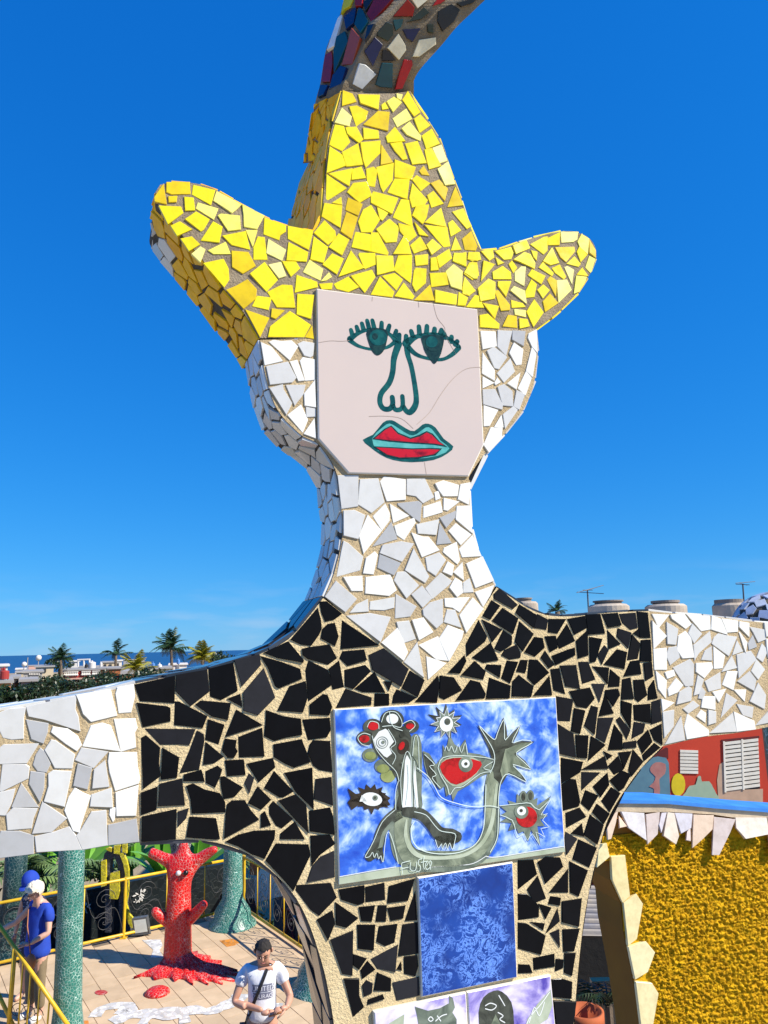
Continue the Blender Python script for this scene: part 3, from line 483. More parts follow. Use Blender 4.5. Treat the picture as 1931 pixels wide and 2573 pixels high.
for line in TRACED.strip().split('\n'):
    key, *ps = line.split('|')
    for s_ in ps:
        k_, *xy = s_.split(); P = UV(q(key, *[tuple(map(float, c_.split(','))) for c_ in xy]))
        if area(P) < 0: P = P[::-1]
        cen = sum(P, Vector((0, 0)))/len(P); gr_ = {'G': .0010, '6': .0014, 'L': .0007, 'A': .0006, 'N': .0009, 'O': .0008, 'P': .0008, 'Q': .0008, 'E': .0008, 'U': .0008, 'X': .0010}.get(key, .0005); P = [p+(p-cen).normalized()*gr_ for p in P]
        if k_ in 'ypo': piece('yellow_tile', [w3(p) for p in P], fn, .0018*rr.uniform(.75, 1.4), M['yellow_'+k_], hat, rr, 1.2)
        elif k_ == 'b': piece('black_tile', [w3(p) for p in P], fn, .0018*rr.uniform(.75, 1.4), M['black_tile'], torso, rr, 1.1)
        else:
            par = armL if key == 'G' else armR if key == '6' else head
            piece('white_tile', [w3(p) for p in P], fn, .0018*rr.uniform(.75, 1.4), M['white_'+k_], par, rr, 1.1)
# pieces along the edges, bent round the outline
def edge_lay(name, ch, T, sp, rows, gap, seed, mt, parent, alt=None, mrg=.25):
    r2 = random.Random(seed); L = [0.0]
    for a, b in zip(ch, ch[1:]): L.append(L[-1]+(b-a).length)
    tot = L[-1]
    def at(s):
        s = max(0, min(tot, s))
        for i in range(len(ch)-1):
            if s <= L[i+1] or i == len(ch)-2:
                k = (s-L[i])/max(L[i+1]-L[i], 1e-9); t = (ch[i+1]-ch[i]).normalized(); return ch[i].lerp(ch[i+1], k), t
    sites = []
    n = max(1, int(tot/sp))
    for r in range(rows):
        for k in range(n):
            sites.append(Vector(((k+.5+r2.uniform(-.35, .35)+(r % 2)*.4)*tot/n, (r+.5+r2.uniform(-.25, .25))*T/rows)))
    reg = [Vector((0, 0.002)), Vector((tot, 0.002)), Vector((tot, T-.002)), Vector((0, T-.002))]
    for i, P in cells(reg, sites, gap, seed+50, rot=12, merge=mrg):
        c = sum((p.x for p in P))/len(P); _, t = at(c)
        nn = Vector((t.y, -t.x)); n3 = fd*nn.x + fz*nn.y
        mid = sum((p.y for p in P))/len(P)
        mm, nm = (mt, name) if not alt or not alt(c/tot, mid/T, r2) else alt(c/tot, mid/T, r2)
        piece(nm, [w3(at(p.x)[0], -p.y) for p in P], n3, .004, mm, parent, r2, .8)
def outw(ch, P):     # order the chain so that its outward side is (t.y,-t.x)
    return ch if any((ch[0]-P[i]).length < 1e-6 and (ch[1]-P[(i+1) % len(P)]).length < 1e-6 for i in range(len(P))) else ch[::-1]
hl = outw(hL, hatP)
tipw = (M['white_tile'], 'white_tile')
flip = (hl[0]-hL[0]).length < 1e-6
def tipalt(s, w, r):
    s = s if flip else 1-s
    return tipw if (.36 < s < .56 and w > .55) else None
edge_lay('orange_tile', hl, TKH, .036, 4, .006, 21, M['orange_tile'], hat, tipalt)  # orange stands for yellow edge pieces lying in shade
edge_lay('orange_tile', outw(cL, hatP), .315, .046, 7, .006, 22, M['orange_tile'], hat)
edge_lay('orange_tile', outw(hR, hatP), TKH, .05, 3, .006, 23, M['yellow_tile'], hat)
edge_lay('orange_tile', outw(bR, hatP), TKH, .05, 3, .006, 24, M['yellow_tile'], hat)
edge_lay('white_tile', outw(dL, headP), TK, .038, 4, .0045, 25, M['white_tile'], head)
edge_lay('white_tile', outw(dR, headP), TK, .06, 3, .006, 26, M['white_tile'], head)
M['slate_tile'] = glaze('slate_glaze', [(0, (.05, .055, .07)), (1, (.02, .022, .03))], rough=.1, spec=.6)
edge_lay('slate_tile', outw(tL, torsoP), TK, .05, 3, .006, 27, M['slate_tile'], torso)
edge_lay('slate_tile', outw(tT, torsoP), TK, .05, 3, .006, 28, M['slate_tile'], torso)
edge_lay('slate_tile', outw(tA, torsoP), TK, .075, 2, .006, 29, M['slate_tile'], torso)
edge_lay('slate_tile', outw(tR, torsoP), TK, .06, 2, .006, 30, M['black_tile'], torso)
edge_lay('white_tile', outw(aLt, armLP), TK, .07, 2, .006, 31, M['white_tile'], armL)
edge_lay('white_tile', outw(aRt, armRP), TK, .07, 2, .006, 32, M['white_tile'], armR)
# ------------------------------------------------------------------ the curved column that rises behind the hat
secs = [((432,1210),(975,1200),0),((430,705),(985,690),-.01),((490,585),(990,612),.005),((555,450),(1050,515),.035),((612,330),(1190,360),.08),((690,185),(1310,215),.13),((800,95),(1430,100),.17),((900,0),(1535,0),.21),((1100,-190),(1760,-190),.27),((1500,-420),(2150,-360),.33),((2100,-560),(2600,-420),.36),((2900,-600),(3300,-400),.38)]
sil = ((128,1262),(222,800),(262,650),(290,470),(318,350),(385,200),(420,95),(447,0),(560,-190),(900,-500),(1600,-680),(2700,-740))
cs = []
for (l, r, w), s_ in zip(secs, sil):
    a, b, s_ = q('D', l, r, s_); h_ = (700-(l[1]+r[1])/2)*.000236; wl, wr = .53*h_-.008, .70*h_-.008
    br = (b[0]-30, b[1]-8)
    cs.append((w3(uv(a, wl), wl), w3(uv(b, wr), wr), w3(uv(br, wr-.12), wr-.12), w3(uv(s_, wl-.10), wl-.10)))
def dense(k): return catmull([c[k] for c in cs], 4)
CL, CR, CBR, CBL = dense(0), dense(1), dense(2), dense(3)
nS = len(CL); v = []; f = []; mi = []
for i in range(nS): v += [CL[i], CR[i], CBR[i], CBL[i]]
for i in range(nS-1):
    for k in range(4): f.append((4*i+k, 4*i+(k+1) % 4, 4*i+4+(k+1) % 4, 4*i+4+k)); mi.append(0)
f += [(3, 2, 1, 0), tuple(4*(nS-1)+k for k in range(4))]; mi += [0, 0]
crest = meshobj('column', v, f, M['grout_grey'], figure, mi=mi)
def csurf(a, b, face):
    """a across 0..1, b along in sections; face 'f' front or 's' left side"""
    b = max(0, min(b*4, nS-1.001)); i = int(b); k = b-i
    L = CL[i].lerp(CL[i+1], k); R_ = CR[i].lerp(CR[i+1], k); t = (CL[i+1]-CL[i]).normalized()
    if face == 'f':
        x = (R_-L); n = x.cross(t).normalized(); return L+x*a, (n if n.dot(fn) > 0 else -n)
    B_ = CBL[i].lerp(CBL[i+1], k)-L; n = B_.cross(t).normalized(); return L+B_*a, (n if n.x < 0 else -n)
def cab(x, y):
    for i in range(len(secs)-1):
        y0 = (secs[i][0][1]+secs[i][1][1])/2; y1 = (secs[i+1][0][1]+secs[i+1][1][1])/2
        if y <= y0 and y >= y1 or i == len(secs)-2:
            k = (y0-y)/(y0-y1); l = secs[i][0][0]*(1-k)+secs[i+1][0][0]*k; r = secs[i][1][0]*(1-k)+secs[i+1][1][0]*k
            return (x-l)/(r-l), i+k
front = [((605,600),'snow'),((760,590),'teal'),((900,580),'red'),((660,400),'navy'),((850,360),'snow'),((960,265),'navy'),((1070,370),'ivory'),((750,245),'moss'),((1250,125),'coal'),((1010,130),'moss'),((910,80),'red'),((1050,20),'ivory'),((1100,225),'moss'),((1390,15),'coal'),((1190,10),'red'),((730,70),'maroon'),((870,200),'coal'),((830,480),'coal'),((700,510),'coal')]
WS = .175
sites, kinds = [], []
for (x, y), k in ():
    a, b = cab(x, y); sites.append(Vector((a*WS, b*.05))); kinds.append(k)
r3 = random.Random(5)
names = {'snow': 'white_tile', 'ivory': 'cream_tile', 'teal': 'teal_tile', 'red': 'red_tile', 'navy': 'navy_tile', 'moss': 'dark_green_tile', 'coal': 'black_tile', 'maroon': 'maroon_tile', 'brick': 'brown_tile', 'lemon': 'yellow_tile'}
pal = list(names)
for b in range(17, 42):
    for a in range(4): sites.append(Vector(((a+.5+r3.uniform(-.2, .2))*WS/4, (b*.5+r3.uniform(-.15, .15))*.05))); kinds.append(r3.choice(pal))
def crest_lay(sites, kinds, W_, face, seed, gap, lo=.385, hi=None):
    hi = hi or .05*(len(secs)-1)
    reg = [Vector((.004, lo)), Vector((W_-.004, lo)), Vector((W_-.004, hi)), Vector((.004, hi))]
    for i, P in cells(reg, sites, gap, seed, reach=.034, rot=12, merge=.35):
        c = sum((p for p in P), Vector((0, 0)))/len(P)
        _, n = csurf(c.x/W_, c.y/.05, face)
        piece(names[kinds[i]], [csurf(p.x/W_, p.y/.05, face)[0] for p in P], n, .004, M[kinds[i]], crest, r3, 1)
M['shaded_yellow'] = M['orange_tile']; names['shaded_yellow'] = 'orange_tile'
CT = '''amber 345,765 405,728 375,812 322,824|snow 560,490 605,500 690,575 580,690 505,650|teal 735,485 815,490 815,680 720,672 685,655|red 905,460 965,465 970,500 890,685 835,692 870,560|navy 680,290 740,345 665,510 600,400|ivory 860,262 915,350 920,390 865,465 775,372|navy 895,230 1030,222 970,325 930,300|ivory 1020,310 1150,290 1150,345 1020,440 970,440|moss 700,250 770,170 815,190 820,270 780,320 700,280|coal 1170,90 1270,35 1335,80 1290,170 1205,245 1165,170|moss 930,175 1060,60 1100,100 1040,150|maroon 820,130 930,0 985,60 970,130|ivory 950,-20 1100,-5 1010,70|coal 1310,30 1480,-20 1440,25 1345,55|moss 1085,190 1130,190 1130,260 1090,250|red 1125,50 1160,0 1230,0 1190,30|maroon 690,0 830,0 700,150 665,185 630,120|teal 570,70 600,90 640,180 580,265 535,200|brick 520,225 585,300 520,505 440,510|teal 465,250 490,330 380,580 375,390 400,290|snow 410,150 450,110 380,365 325,400|lemon 455,0 530,0 500,60 460,80 430,120|maroon 310,430 365,400 370,500 355,640 285,640|navy 430,515 475,530 440,660 345,700 370,590|navy 275,665 335,665 300,740 255,760|navy 490,75 550,75 530,190 470,240 450,150|maroon 535,0 600,0 590,60 540,60|coal 600,30 650,0 685,0 620,100|coal 640,205 690,195 650,280 615,330|coal 740,385 790,400 840,470 735,470|teal 820,160 900,150 880,215 840,240'''
cbv = BVHTree.FromPolygons([tuple(x) for x in v], f)
for s_ in CT.split('|'):
    k_, *xy = s_.split(); P, ns_ = [], Vector((0, 0, 0)); pl = q('D', *[tuple(map(float, t_.split(','))) for t_ in xy])
    cxx, cyy = sum(p[0] for p in pl)/len(pl), sum(p[1] for p in pl)/len(pl); h0 = cbv.ray_cast(EYEV, ray(cxx, cyy).normalized())
    if h0[0] is None: continue
    n_ = h0[1] if h0[1].dot(ray(cxx, cyy)) < 0 else -h0[1]; P = []
    for p in pl:
        d = ray(*p); P.append(EYEV+d*((h0[0]-EYEV).dot(n_)/d.dot(n_)))
    if (P[1]-P[0]).cross(P[2]-P[0]).dot(n_) < 0: P = P[::-1]
    piece(names[k_], [p+n_*.001 for p in P], n_, .004, M[k_], crest, r3, .8)
crest_lay(sites, kinds, WS, 'f', 61, .012)
ss, kk = [], []
pals = ['maroon', 'navy', 'navy', 'brick', 'teal', 'snow', 'maroon', 'lemon', 'coal', 'navy']
for b in range(17, 42):
    for a in range(3): ss.append(Vector(((a+.5+r3.uniform(-.3, .3))*.04, (b*.5+.25+r3.uniform(-.2, .2))*.05))); kk.append(r3.choice(pals))
crest_lay(ss, kk, .12, 's', 62, .005)

sa_, ka_ = [], []
for b in range(8):
    for a in range(4): sa_.append(Vector(((a+.5+r3.uniform(-.3, .3))*.03, (b+.5+r3.uniform(-.3, .3))*.0062))); ka_.append('shaded_yellow')
crest_lay(sa_, ka_, .12, 's', 63, .002, .001, .049)
# ------------------------------------------------------------------ painted tiles let into the figure
def slab(name, Q, h, mt, bev=.0015):
    n = len(Q); Q = Q if area(Q) > 0 else Q[::-1]; c = sum(Q, Vector((0, 0)))/n
    ins = [p+(c-p).normalized()*bev*1.6 for p in Q]
    v = [w3(p, -.004) for p in Q]+[w3(p, h-bev) for p in Q]+[w3(p, h) for p in ins]
    f = [tuple(range(2*n, 3*n))]+[(r*n+i, r*n+(i+1) % n, (r+1)*n+(i+1) % n, (r+1)*n+i) for r in (0, 1) for i in range(n)]
    return meshobj(name, v, f, [mt, M['glaze_edge']], figure, mi=[0]+[1]*(len(f)-1))
M['glaze_edge'] = mat('glaze_edge', (.72, .68, .60), .4)
class Paint:
    """flat glaze print on a tile: polygons and brush strokes, thin sheets above the tile's face"""
    def __init__(s, k, h): s.k = k; s.h = h; s.lw = 1.0; s.g = {}; s.order = []
    def _b(s, name, mt):
        if name not in s.g: s.g[name] = MB(); s.g[name].mats = []; s.order.append(name)
        b = s.g[name]
        if mt not in b.mats: b.mats.append(mt)
        b.cur = b.mats.index(mt); return b
    def poly(s, name, mt, lay, pts, smooth=0):
        P = UV(q(s.k, *pts))
        if smooth: P = catmull(P, smooth, True)
        if area(P) < 0: P = P[::-1]
        s._b(name, mt).add([w3(p, s.h+lay*.00035) for p in P], [tuple(range(len(P)))])
    def disc(s, name, mt, lay, c, rx, ry=None, rot=0, n=20):
        ry = ry or rx; a = math.radians(rot)
        s.poly(name, mt, lay, [(c[0]+rx*math.cos(t)*math.cos(a)-ry*math.sin(t)*math.sin(a), c[1]+rx*math.cos(t)*math.sin(a)+ry*math.sin(t)*math.cos(a)) for t in [2*math.pi*i/n for i in range(n)]])
    def star(s, name, mt, lay, c, r0, r1, n, rot=0, sq=1.0, seed=1):
        r_ = random.Random(seed); pts = []
        for i in range(2*n):
            rad = (r1*r_.uniform(.8, 1.15) if i % 2 == 0 else r0); t = math.pi*i/n+math.radians(rot)
            pts.append((c[0]+rad*math.cos(t), c[1]+rad*sq*math.sin(t)))
        s.poly(name, mt, lay, pts)
    def line(s, name, mt, lay, pts, w, k=4, closed=False):
        sc = abs(uv(q1(s.k, pts[0][0]+1, pts[0][1])).x-uv(q1(s.k, pts[0][0], pts[0][1])).x)
        P = catmull(UV(q(s.k, *pts)), k, closed) if k > 1 else UV(q(s.k, *pts))
        n = len(P); wl = w if hasattr(w, '__len__') else [w*s.lw, w*s.lw]
        v = []; f = []
        for i, p in enumerate(P):
            a = P[max(i-1, 0)]; b = P[min(i+1, n-1)]; t = (b-a).normalized() if (b-a).length else Vector((1, 0)); nn = Vector((-t.y, t.x))
            x = i/max(n-1, 1)*(len(wl)-1); j = min(int(x), len(wl)-2); ww = (wl[j]*(1-x+j)+wl[j+1]*(x-j))*sc*.5
            v += [w3(p+nn*ww, s.h+lay*.00035), w3(p-nn*ww, s.h+lay*.00035)]
        f = [(2*i, 2*i+1, 2*i+3, 2*i+2) for i in range(n-1)]
        if closed: f.append((2*n-2, 2*n-1, 1, 0))
        s._b(name, mt).add(v, f)
        if not closed:                                         # rounded brush ends
            for e in (0, n-1):
                rad = wl[0 if e == 0 else -1]*sc*.5
                if rad > .0006: s._b(name, mt).add([w3(P[e]+Vector((math.cos(t), math.sin(t)))*rad, s.h+lay*.00035-.00002) for t in [math.pi*2*j/10 for j in range(10)]], [tuple(range(10))])
    def done(s, parent):
        for nme in s.order: s.g[nme].build(nme.split('|')[0], s.g[nme].mats, parent)
def glazed(name, c, c2, scale, rough=.14, dist=.4, lo=.35, hi=.65):
    t = NT(name); t.col(t.ramp(t.noise(scale, 5, .6, dist), [(lo, c), (hi, c2)])); t.bump(t.noise(30, 3), .08, .001); return t.fin(rough)
t = NT('face_glaze'); t.col(t.mix(t.ramp(t.noise(5, 4), [(.3, (0, 0, 0)), (.75, (1, 1, 1))]), (.53, .44, .395), (.58, .475, .41))); t.bump(t.noise(24, 2), .06, .001)
M['face'] = t.fin(.16)
M['pgreen'] = glazed('paint_green', (.004, .045, .042), (.012, .10, .085), 70)
M['pdark'] = glazed('paint_dark', (.006, .016, .012), (.018, .05, .035), 90)
M['pteal'] = glazed('paint_turquoise', (.06, .30, .28), (.12, .42, .38), 60)
M['pred'] = glazed('paint_red', (.16, .002, .004), (.48, .008, .012), 55, lo=.30, hi=.5)
M['pcrack'] = mat('hairline', (.40, .31, .25), .8); M['pwhite'] = mat('paint_white', (.80, .82, .78), .3)
face = slab('face_tile', faceP, .0065, M['face'])
p = Paint('2', .0065)
G_, D_ = M['pgreen'], M['pdark']
e = 'painted_eye'
p.line(e, G_, 1, [(625,312),(665,280),(715,262),(775,262),(825,285),(850,312)], [24, 16, 16, 26])
p.line(e, G_, 1, [(625,312),(670,342),(740,358),(810,348),(850,320)], [26, 14, 14, 22])
for a, b in (((625,305),(628,300)),((640,290),(632,262)),((668,272),(660,246)),((695,262),(686,230)),((722,258),(712,216)),((748,258),(738,215)),((782,262),(784,226)),((812,272),(822,240)),((845,300),(856,266)),((868,318),(872,285))): p.line(e, G_, 1, [a, b], [24, 20], 1)
p.poly(e, D_, 2, [(712,262),(808,262),(806,330),(790,370),(765,388),(742,375),(722,335)], 3)
p.disc(e, G_, 3, (765,300), 44, 40)
p.disc(e, D_, 4, (750,295), 14, 16)
e = 'painted_eye '[:-1]
p.line(e, G_, 1, [(905,330),(945,300),(1000,284),(1060,284),(1115,305),(1165,345)], [40, 16, 16, 24])
p.line(e, G_, 1, [(905,335),(950,380),(1010,402),(1080,408),(1130,385),(1165,350)], [30, 16, 16, 26])
for a, b in (((905,320),(905,292)),((940,302),(930,268)),((972,290),(968,245)),((1005,284),(1008,243)),((1042,284),(1046,256)),((1072,288),(1080,262)),((1098,298),(1090,275)),((1125,318),(1130,296)),((1148,332),(1158,318))): p.line(e, G_, 1, [a, b], [26, 22], 1)
p.poly(e, D_, 2, [(985,292),(1085,292),(1082,360),(1065,405),(1045,430),(1028,415),(1000,375),(988,340)], 3)
p.disc(e, M['pdark'], 3, (1040,330), 42, 40); p.disc(e, G_, 4, (1030,322), 30, 28)
e = 'painted_nose'
p.line(e, G_, 1, [(868,330),(845,400),(838,470),(820,525),(782,575),(775,620),(792,650),(822,652),(838,630),(836,595)], [34, 26, 26, 24, 24, 24, 24])
p.line(e, G_, 1, [(838,630),(850,655),(875,655),(888,635),(886,590)], 22)
p.line(e, G_, 1, [(888,635),(905,662),(925,668),(948,640),(955,600),(945,520),(930,440),(912,380),(908,320)], [22, 26, 30, 26, 24, 24, 34])
e = 'painted_lips'
p.poly(e, G_, 1, [(690,805),(740,780),(790,720),(822,708),(850,715),(905,750),(945,762),(985,730),(1015,726),(1050,745),(1090,800),(1138,838),(1110,872),(1040,905),(930,916),(840,905),(780,880),(725,840)], 2)
p.poly(e, M['pteal'], 2, [(735,800),(790,742),(822,725),(860,745),(920,782),(955,778),(1000,745),(1030,752),(1075,810),(1118,848),(1060,885),(930,900),(830,885),(765,860)], 2)
p.poly(e, M['pdark'], 3, [(735,802),(795,752),(830,735),(865,770),(925,795),(965,782),(1005,762),(1035,775),(1070,815),(1108,842),(1040,830),(930,824),(820,815)], 1)
p.poly(e, M['pred'], 4, [(748,800),(800,757),(828,742),(862,778),(925,803),(970,790),(1005,770),(1030,782),(1062,815),(1090,832),(1040,824),(930,817),(820,808)], 1)
p.poly(e, M['pdark'], 3, [(742,838),(830,842),(930,848),(1020,846),(1082,848),(1050,882),(960,898),(870,900),(800,884)], 1)
p.poly(e, M['pred'], 4, [(756,844),(830,848),(930,854),(1020,852),(1070,855),(1040,877),(960,891),(870,893),(808,878)], 1)
e = 'hairline_crack'
for ic, pts in enumerate(([(470,325),(530,316),(580,318),(625,315)],[(1280,445),(1200,455),(1130,510),(1070,590),(1020,670),(958,728)],[(720,690),(800,688),(880,700),(940,750)],[(738,97),(736,120)],[(965,122),(968,150)],[(1040,132),(1058,200),(1095,250),(1100,290),(1150,380)],[(995,915),(1005,980)])): p.line(e+'|%d' % ic, M['pcrack'], 1, pts, 2.4)
p.done(face)

# the picture tile: sea creatures on a mottled blue ground
t = NT('picture_ground')
a = t.noise(20, 4, .6, .5); b = t.noise(50, 3, .5)
t.col(t.ramp(t.math('ADD', t.math('MULTIPLY', a, .72), t.math('MULTIPLY', b, .28)), [(.32, (.010, .06, .44)), (.45, (.03, .13, .60)), (.52, (.18, .33, .75)), (.60, (.54, .66, .87)), (.70, (.78, .83, .86))]))
M['picbg'] = t.fin(.13)
M['pog'] = glazed('paint_olive', (.10, .125, .085), (.30, .34, .23), 26, dist=1.5)
M['pol'] = glazed('paint_pale_olive', (.32, .37, .25), (.48, .53, .40), 20)
M['pch'] = glazed('paint_charcoal', (.024, .027, .020), (.085, .095, .072), 34, dist=1.2)
M['pgr'] = glazed('paint_grey', (.085, .11, .085), (.21, .25, .19), 30, dist=1.2)
M['pbr'] = glazed('paint_umber', (.02, .014, .010), (.045, .035, .025), 50)
M['pye'] = glazed('paint_moss', (.16, .19, .05), (.30, .34, .13), 40)
pic = slab('picture_tile', picQ, .0055, M['picbg'])
p = Paint('5', .0055); p.lw = .72
M['pline'] = mat('paint_line', (.66, .76, .68), .3); W_, O, C_, Gy, Rd = M['pwhite'], M['pog'], M['pch'], M['pgr'], M['pred']
e = 'painted_ground'
p.poly(e, M['pol'], 1, [(166,1190),(340,1160),(500,1130),(700,1120),(900,1110),(1080,1072),(1300,1040),(1503,1012),(1508,1038),(166,1232)])
p.line(e, W_, 3, [(168,1186),(340,1155),(500,1128)], 6); p.line(e, W_, 3, [(1035,1065),(1100,1070),(1300,1038),(1500,1006)], 6)
p.line(e, W_, 3, [(700,1130),(850,1120),(960,1108),(1040,1062)], 5)
e = 'painted_mermaid'
p.line(e, Gy, 2, [(545,790),(530,880),(530,960),(550,1040),(620,1090),(740,1095),(880,1090),(990,1050),(1055,960),(1075,850),(1070,720),(1085,610),(1120,520)], [120, 130, 120, 120, 112, 110, 105, 112, 112, 100, 100, 105, 120])
p.line(e, O, 3, [(545,800),(535,880),(540,960),(570,1050),(640,1085),(740,1085),(880,1080),(985,1035),(1045,950),(1065,850),(1062,720),(1080,610),(1115,520)], [70, 85, 85, 85, 80, 76, 74, 80, 76, 66, 66, 72, 80])
p.line(e, M['pol'], 4, [(565,850),(560,940),(590,1020),(650,1065),(760,1075),(900,1060),(1000,1000),(1060,900),(1085,780),(1100,640)], [10, 22, 26, 22, 18, 18, 22, 26, 24, 16])
p.poly(e, C_, 4, [(1085,600),(1075,500),(1050,420),(985,285),(1040,330),(1090,375),(1110,320),(1140,240),(1158,300),(1165,365),(1205,320),(1243,285),(1225,340),(1195,395),(1250,380),(1325,385),(1260,430),(1215,455),(1270,500),(1308,552),(1240,535),(1195,520),(1245,570),(1280,630),(1220,600),(1170,570),(1130,640)])
p.poly(e, O, 5, [(1120,560),(1150,430),(1250,392),(1312,390),(1225,440),(1200,460),(1265,510),(1290,545),(1200,515),(1240,575),(1255,605),(1170,565),(1135,610)])
p.line(e, M['pline'], 6, [(1060,570),(1085,510),(1080,440),(1030,350),(995,290),(1050,345),(1088,372),(1105,330),(1140,255),(1145,320),(1150,375),(1200,310),(1235,292),(1190,390),(1250,375),(1310,390),(1215,450),(1255,500),(1300,550),(1195,520),(1240,570),(1275,625),(1170,575),(1125,620),(1110,720),(1108,850),(1100,960),(1060,1040)], 6, 3)
p.line(e, M['pline'], 6, [(1035,640),(1030,780),(1020,900),(975,990),(880,1040),(760,1050),(660,1030),(605,980),(590,900),(610,860)], 6)
p.line(e, C_, 3, [(530,800),(460,850),(415,920),(395,1000),(350,1060)], [70, 66, 62, 70, 60])
p.line(e, Gy, 4, [(480,870),(430,930),(410,1010),(380,1060)], [24, 22, 24, 30])
p.poly(e, C_, 4, [(330,1040),(420,1010),(435,1090),(420,1100),(405,1075),(395,1085),(380,1060),(370,1080),(355,1055),(335,1075),(318,1070)])
p.line(e, M['pline'], 6, [(495,790),(420,860),(375,960),(345,1020),(318,1068),(345,1065),(362,1040),(372,1070),(388,1045),(398,1080),(412,1060),(425,1098),(440,960),(460,920),(490,1000),(515,1110)], 5, 3)
p.line(e, C_, 5, [(560,800),(650,815),(710,870),(760,930),(830,945),(865,950)], [50, 62, 66, 74, 80, 60])
p.poly(e, C_, 5, [(730,950),(870,920),(880,960),(845,985),(840,1025),(825,990),(810,1020),(800,990),(780,1020),(775,990),(755,1010)])
p.line(e, M['pline'], 6, [(610,800),(680,820),(730,880),(770,915),(850,930),(850,975),(835,1025),(820,985),(805,1020),(795,985),(775,1020),(772,990),(752,1015),(735,965)], 5, 3)
e = 'painted_woman'
p.poly(e, Gy, 2, [(498,800),(515,640),(500,560),(540,470),(590,360),(630,340),(655,400),(658,560),(655,700),(650,800)], 2)
p.poly(e, C_, 3, [(498,790),(520,700),(505,560),(530,500),(545,560),(530,790)])
p.poly(e, W_, 4, [(540,775),(555,500),(565,460),(590,500),(590,620),(600,775)]); p.poly(e, W_, 4, [(612,775),(606,600),(616,520),(636,780)]); p.poly(e, O, 4, [(600,470),(620,350),(645,420),(640,560),(622,500)])
for pts in ([(540,770),(530,600),(560,450),(590,480),(595,620),(600,770)],[(600,470),(612,360),(632,370),(640,560)],[(610,500),(606,620),(625,780)],[(560,760),(575,620),(570,520)],[(515,620),(500,680),(500,790)]): p.line(e, M['pline'], 6, pts, 5)
for c, ra, mm in (((365,298),58,C_),((480,255),70,C_),((595,295),45,C_),((320,365),52,C_),((350,465),48,M['pgr']),((425,530),50,M['pgr']),((455,590),44,M['pye'])): p.disc(e, mm, 3, c, ra, ra*.85)
p.poly(e, C_, 4, [(360,330),(430,290),(540,290),(592,350),(580,450),(525,520),(500,600),(470,540),(410,480),(370,430)], 2)
for c, ra in (((367,293),32),((585,293),24),((315,368),30)): p.disc(e, Rd, 5, c, ra, ra*.75)
p.disc(e, W_, 5, (480,250), 36, 30); p.disc(e, M['pye'], 4, (350,468), 34, 24); p.disc(e, M['pye'], 4, (425,545), 36, 26)
p.poly(e, W_, 5, [(368,372),(400,325),(440,308),(455,320),(490,385),(462,418),(478,455),(448,480),(430,470),(385,420)])
for ra in (34, 22): p.line(e, Gy, 6, [(420+ra*math.cos(t), 390+ra*math.sin(t)) for t in [i*.7 for i in range(9)]], 5, 3, True)
p.disc(e, Gy, 7, (425,388), 10)
p.disc(e, M['pbr'], 5, (545,415), 34, 46, 20); p.disc(e, M['pred'], 6, (535,410), 16, 26, 25)
p.line(e, M['pline'], 6, [(360,350),(385,430),(440,500),(500,560),(520,620)], 5); p.line(e, M['pline'], 6, [(455,310),(500,390),(470,425),(500,470),(480,520)], 5)
p.line(e, M['pline'], 6, [(415,270),(440,215),(500,210),(535,260),(530,300),(480,290),(420,295)], 5); p.line(e, M['pline'], 6, [(540,280),(590,258),(615,290),(580,325)], 5); p.line(e, M['pline'], 6, [(330,300),(350,265),(395,275),(400,310)], 5); p.line(e, M['pline'], 6, [(345,410),(300,400),(275,360),(310,335),(350,345)], 5); p.disc(e, C_, 6, (534,347), 12)
e = 'painted_eye_sun'
p.star(e, C_, 3, (800,272), 58, 108, 11, 8, seed=4); p.star(e, W_, 4, (800,275), 50, 84, 11, 12, seed=5); p.star(e, Gy, 5, (800,275), 44, 76, 11, 12, seed=5); p.disc(e, W_, 6, (800,280), 40, 46); p.disc(e, C_, 7, (806,266), 18, 20)
e = 'painted_fish'
p.poly(e, Gy, 3, [(660,440),(700,455),(740,520),(780,470),(780,400),(800,440),(820,340),(850,400),(880,420),(915,370),(930,450),(1000,460),(1085,490),(1060,520),(1085,560),(1010,590),(940,640),(870,680),(840,740),(830,690),(800,710),(790,650),(765,670),(730,640),(690,590),(670,520)])
p.poly(e, C_, 4, [(665,450),(720,500),(730,560),(750,650),(700,600),(680,530)]); p.poly(e, M['pol'], 4, [(760,540),(800,485),(900,465),(1000,500),(985,570),(880,655),(800,620)], 2)
p.poly(e, Rd, 5, [(762,535),(800,492),(890,480),(1005,503),(998,545),(950,595),(860,640),(800,605)], 2)
p.disc(e, Gy, 6, (915,520), 42, 46); p.disc(e, W_, 7, (913,515), 25); p.disc(e, C_, 8, (915,516), 10)
for pts in ([(750,540),(780,480),(900,468),(1080,490),(1020,540),(1070,560),(1000,575),(900,650),(850,660),(820,700),(805,650),(770,590),(750,540)],[(790,440),(800,410),(815,440),(830,410),(850,450),(870,400),(890,450),(912,390),(925,460)],[(670,460),(730,520),(700,530),(740,580),(715,600),(765,660)]): p.line(e, M['pline'], 7, pts, 5, 3)
p.star(e, M['pbr'], 3, (355,722), 74, 112, 13, 5, .82, seed=8); p.poly(e, M['pbr'], 3, [(300,720),(215,660),(235,720),(215,745),(240,790),(310,740)])
p.poly(e, M['pbr'], 3, [(400,670),(470,720),(455,735),(470,760),(400,780)])
p.disc(e, W_, 5, (358,726), 62, 40, 8); p.poly(e, W_, 5, [(285,740),(300,700),(330,740)]); p.disc(e, Gy, 6, (378,718), 16); p.disc(e, C_, 7, (376,716), 7)
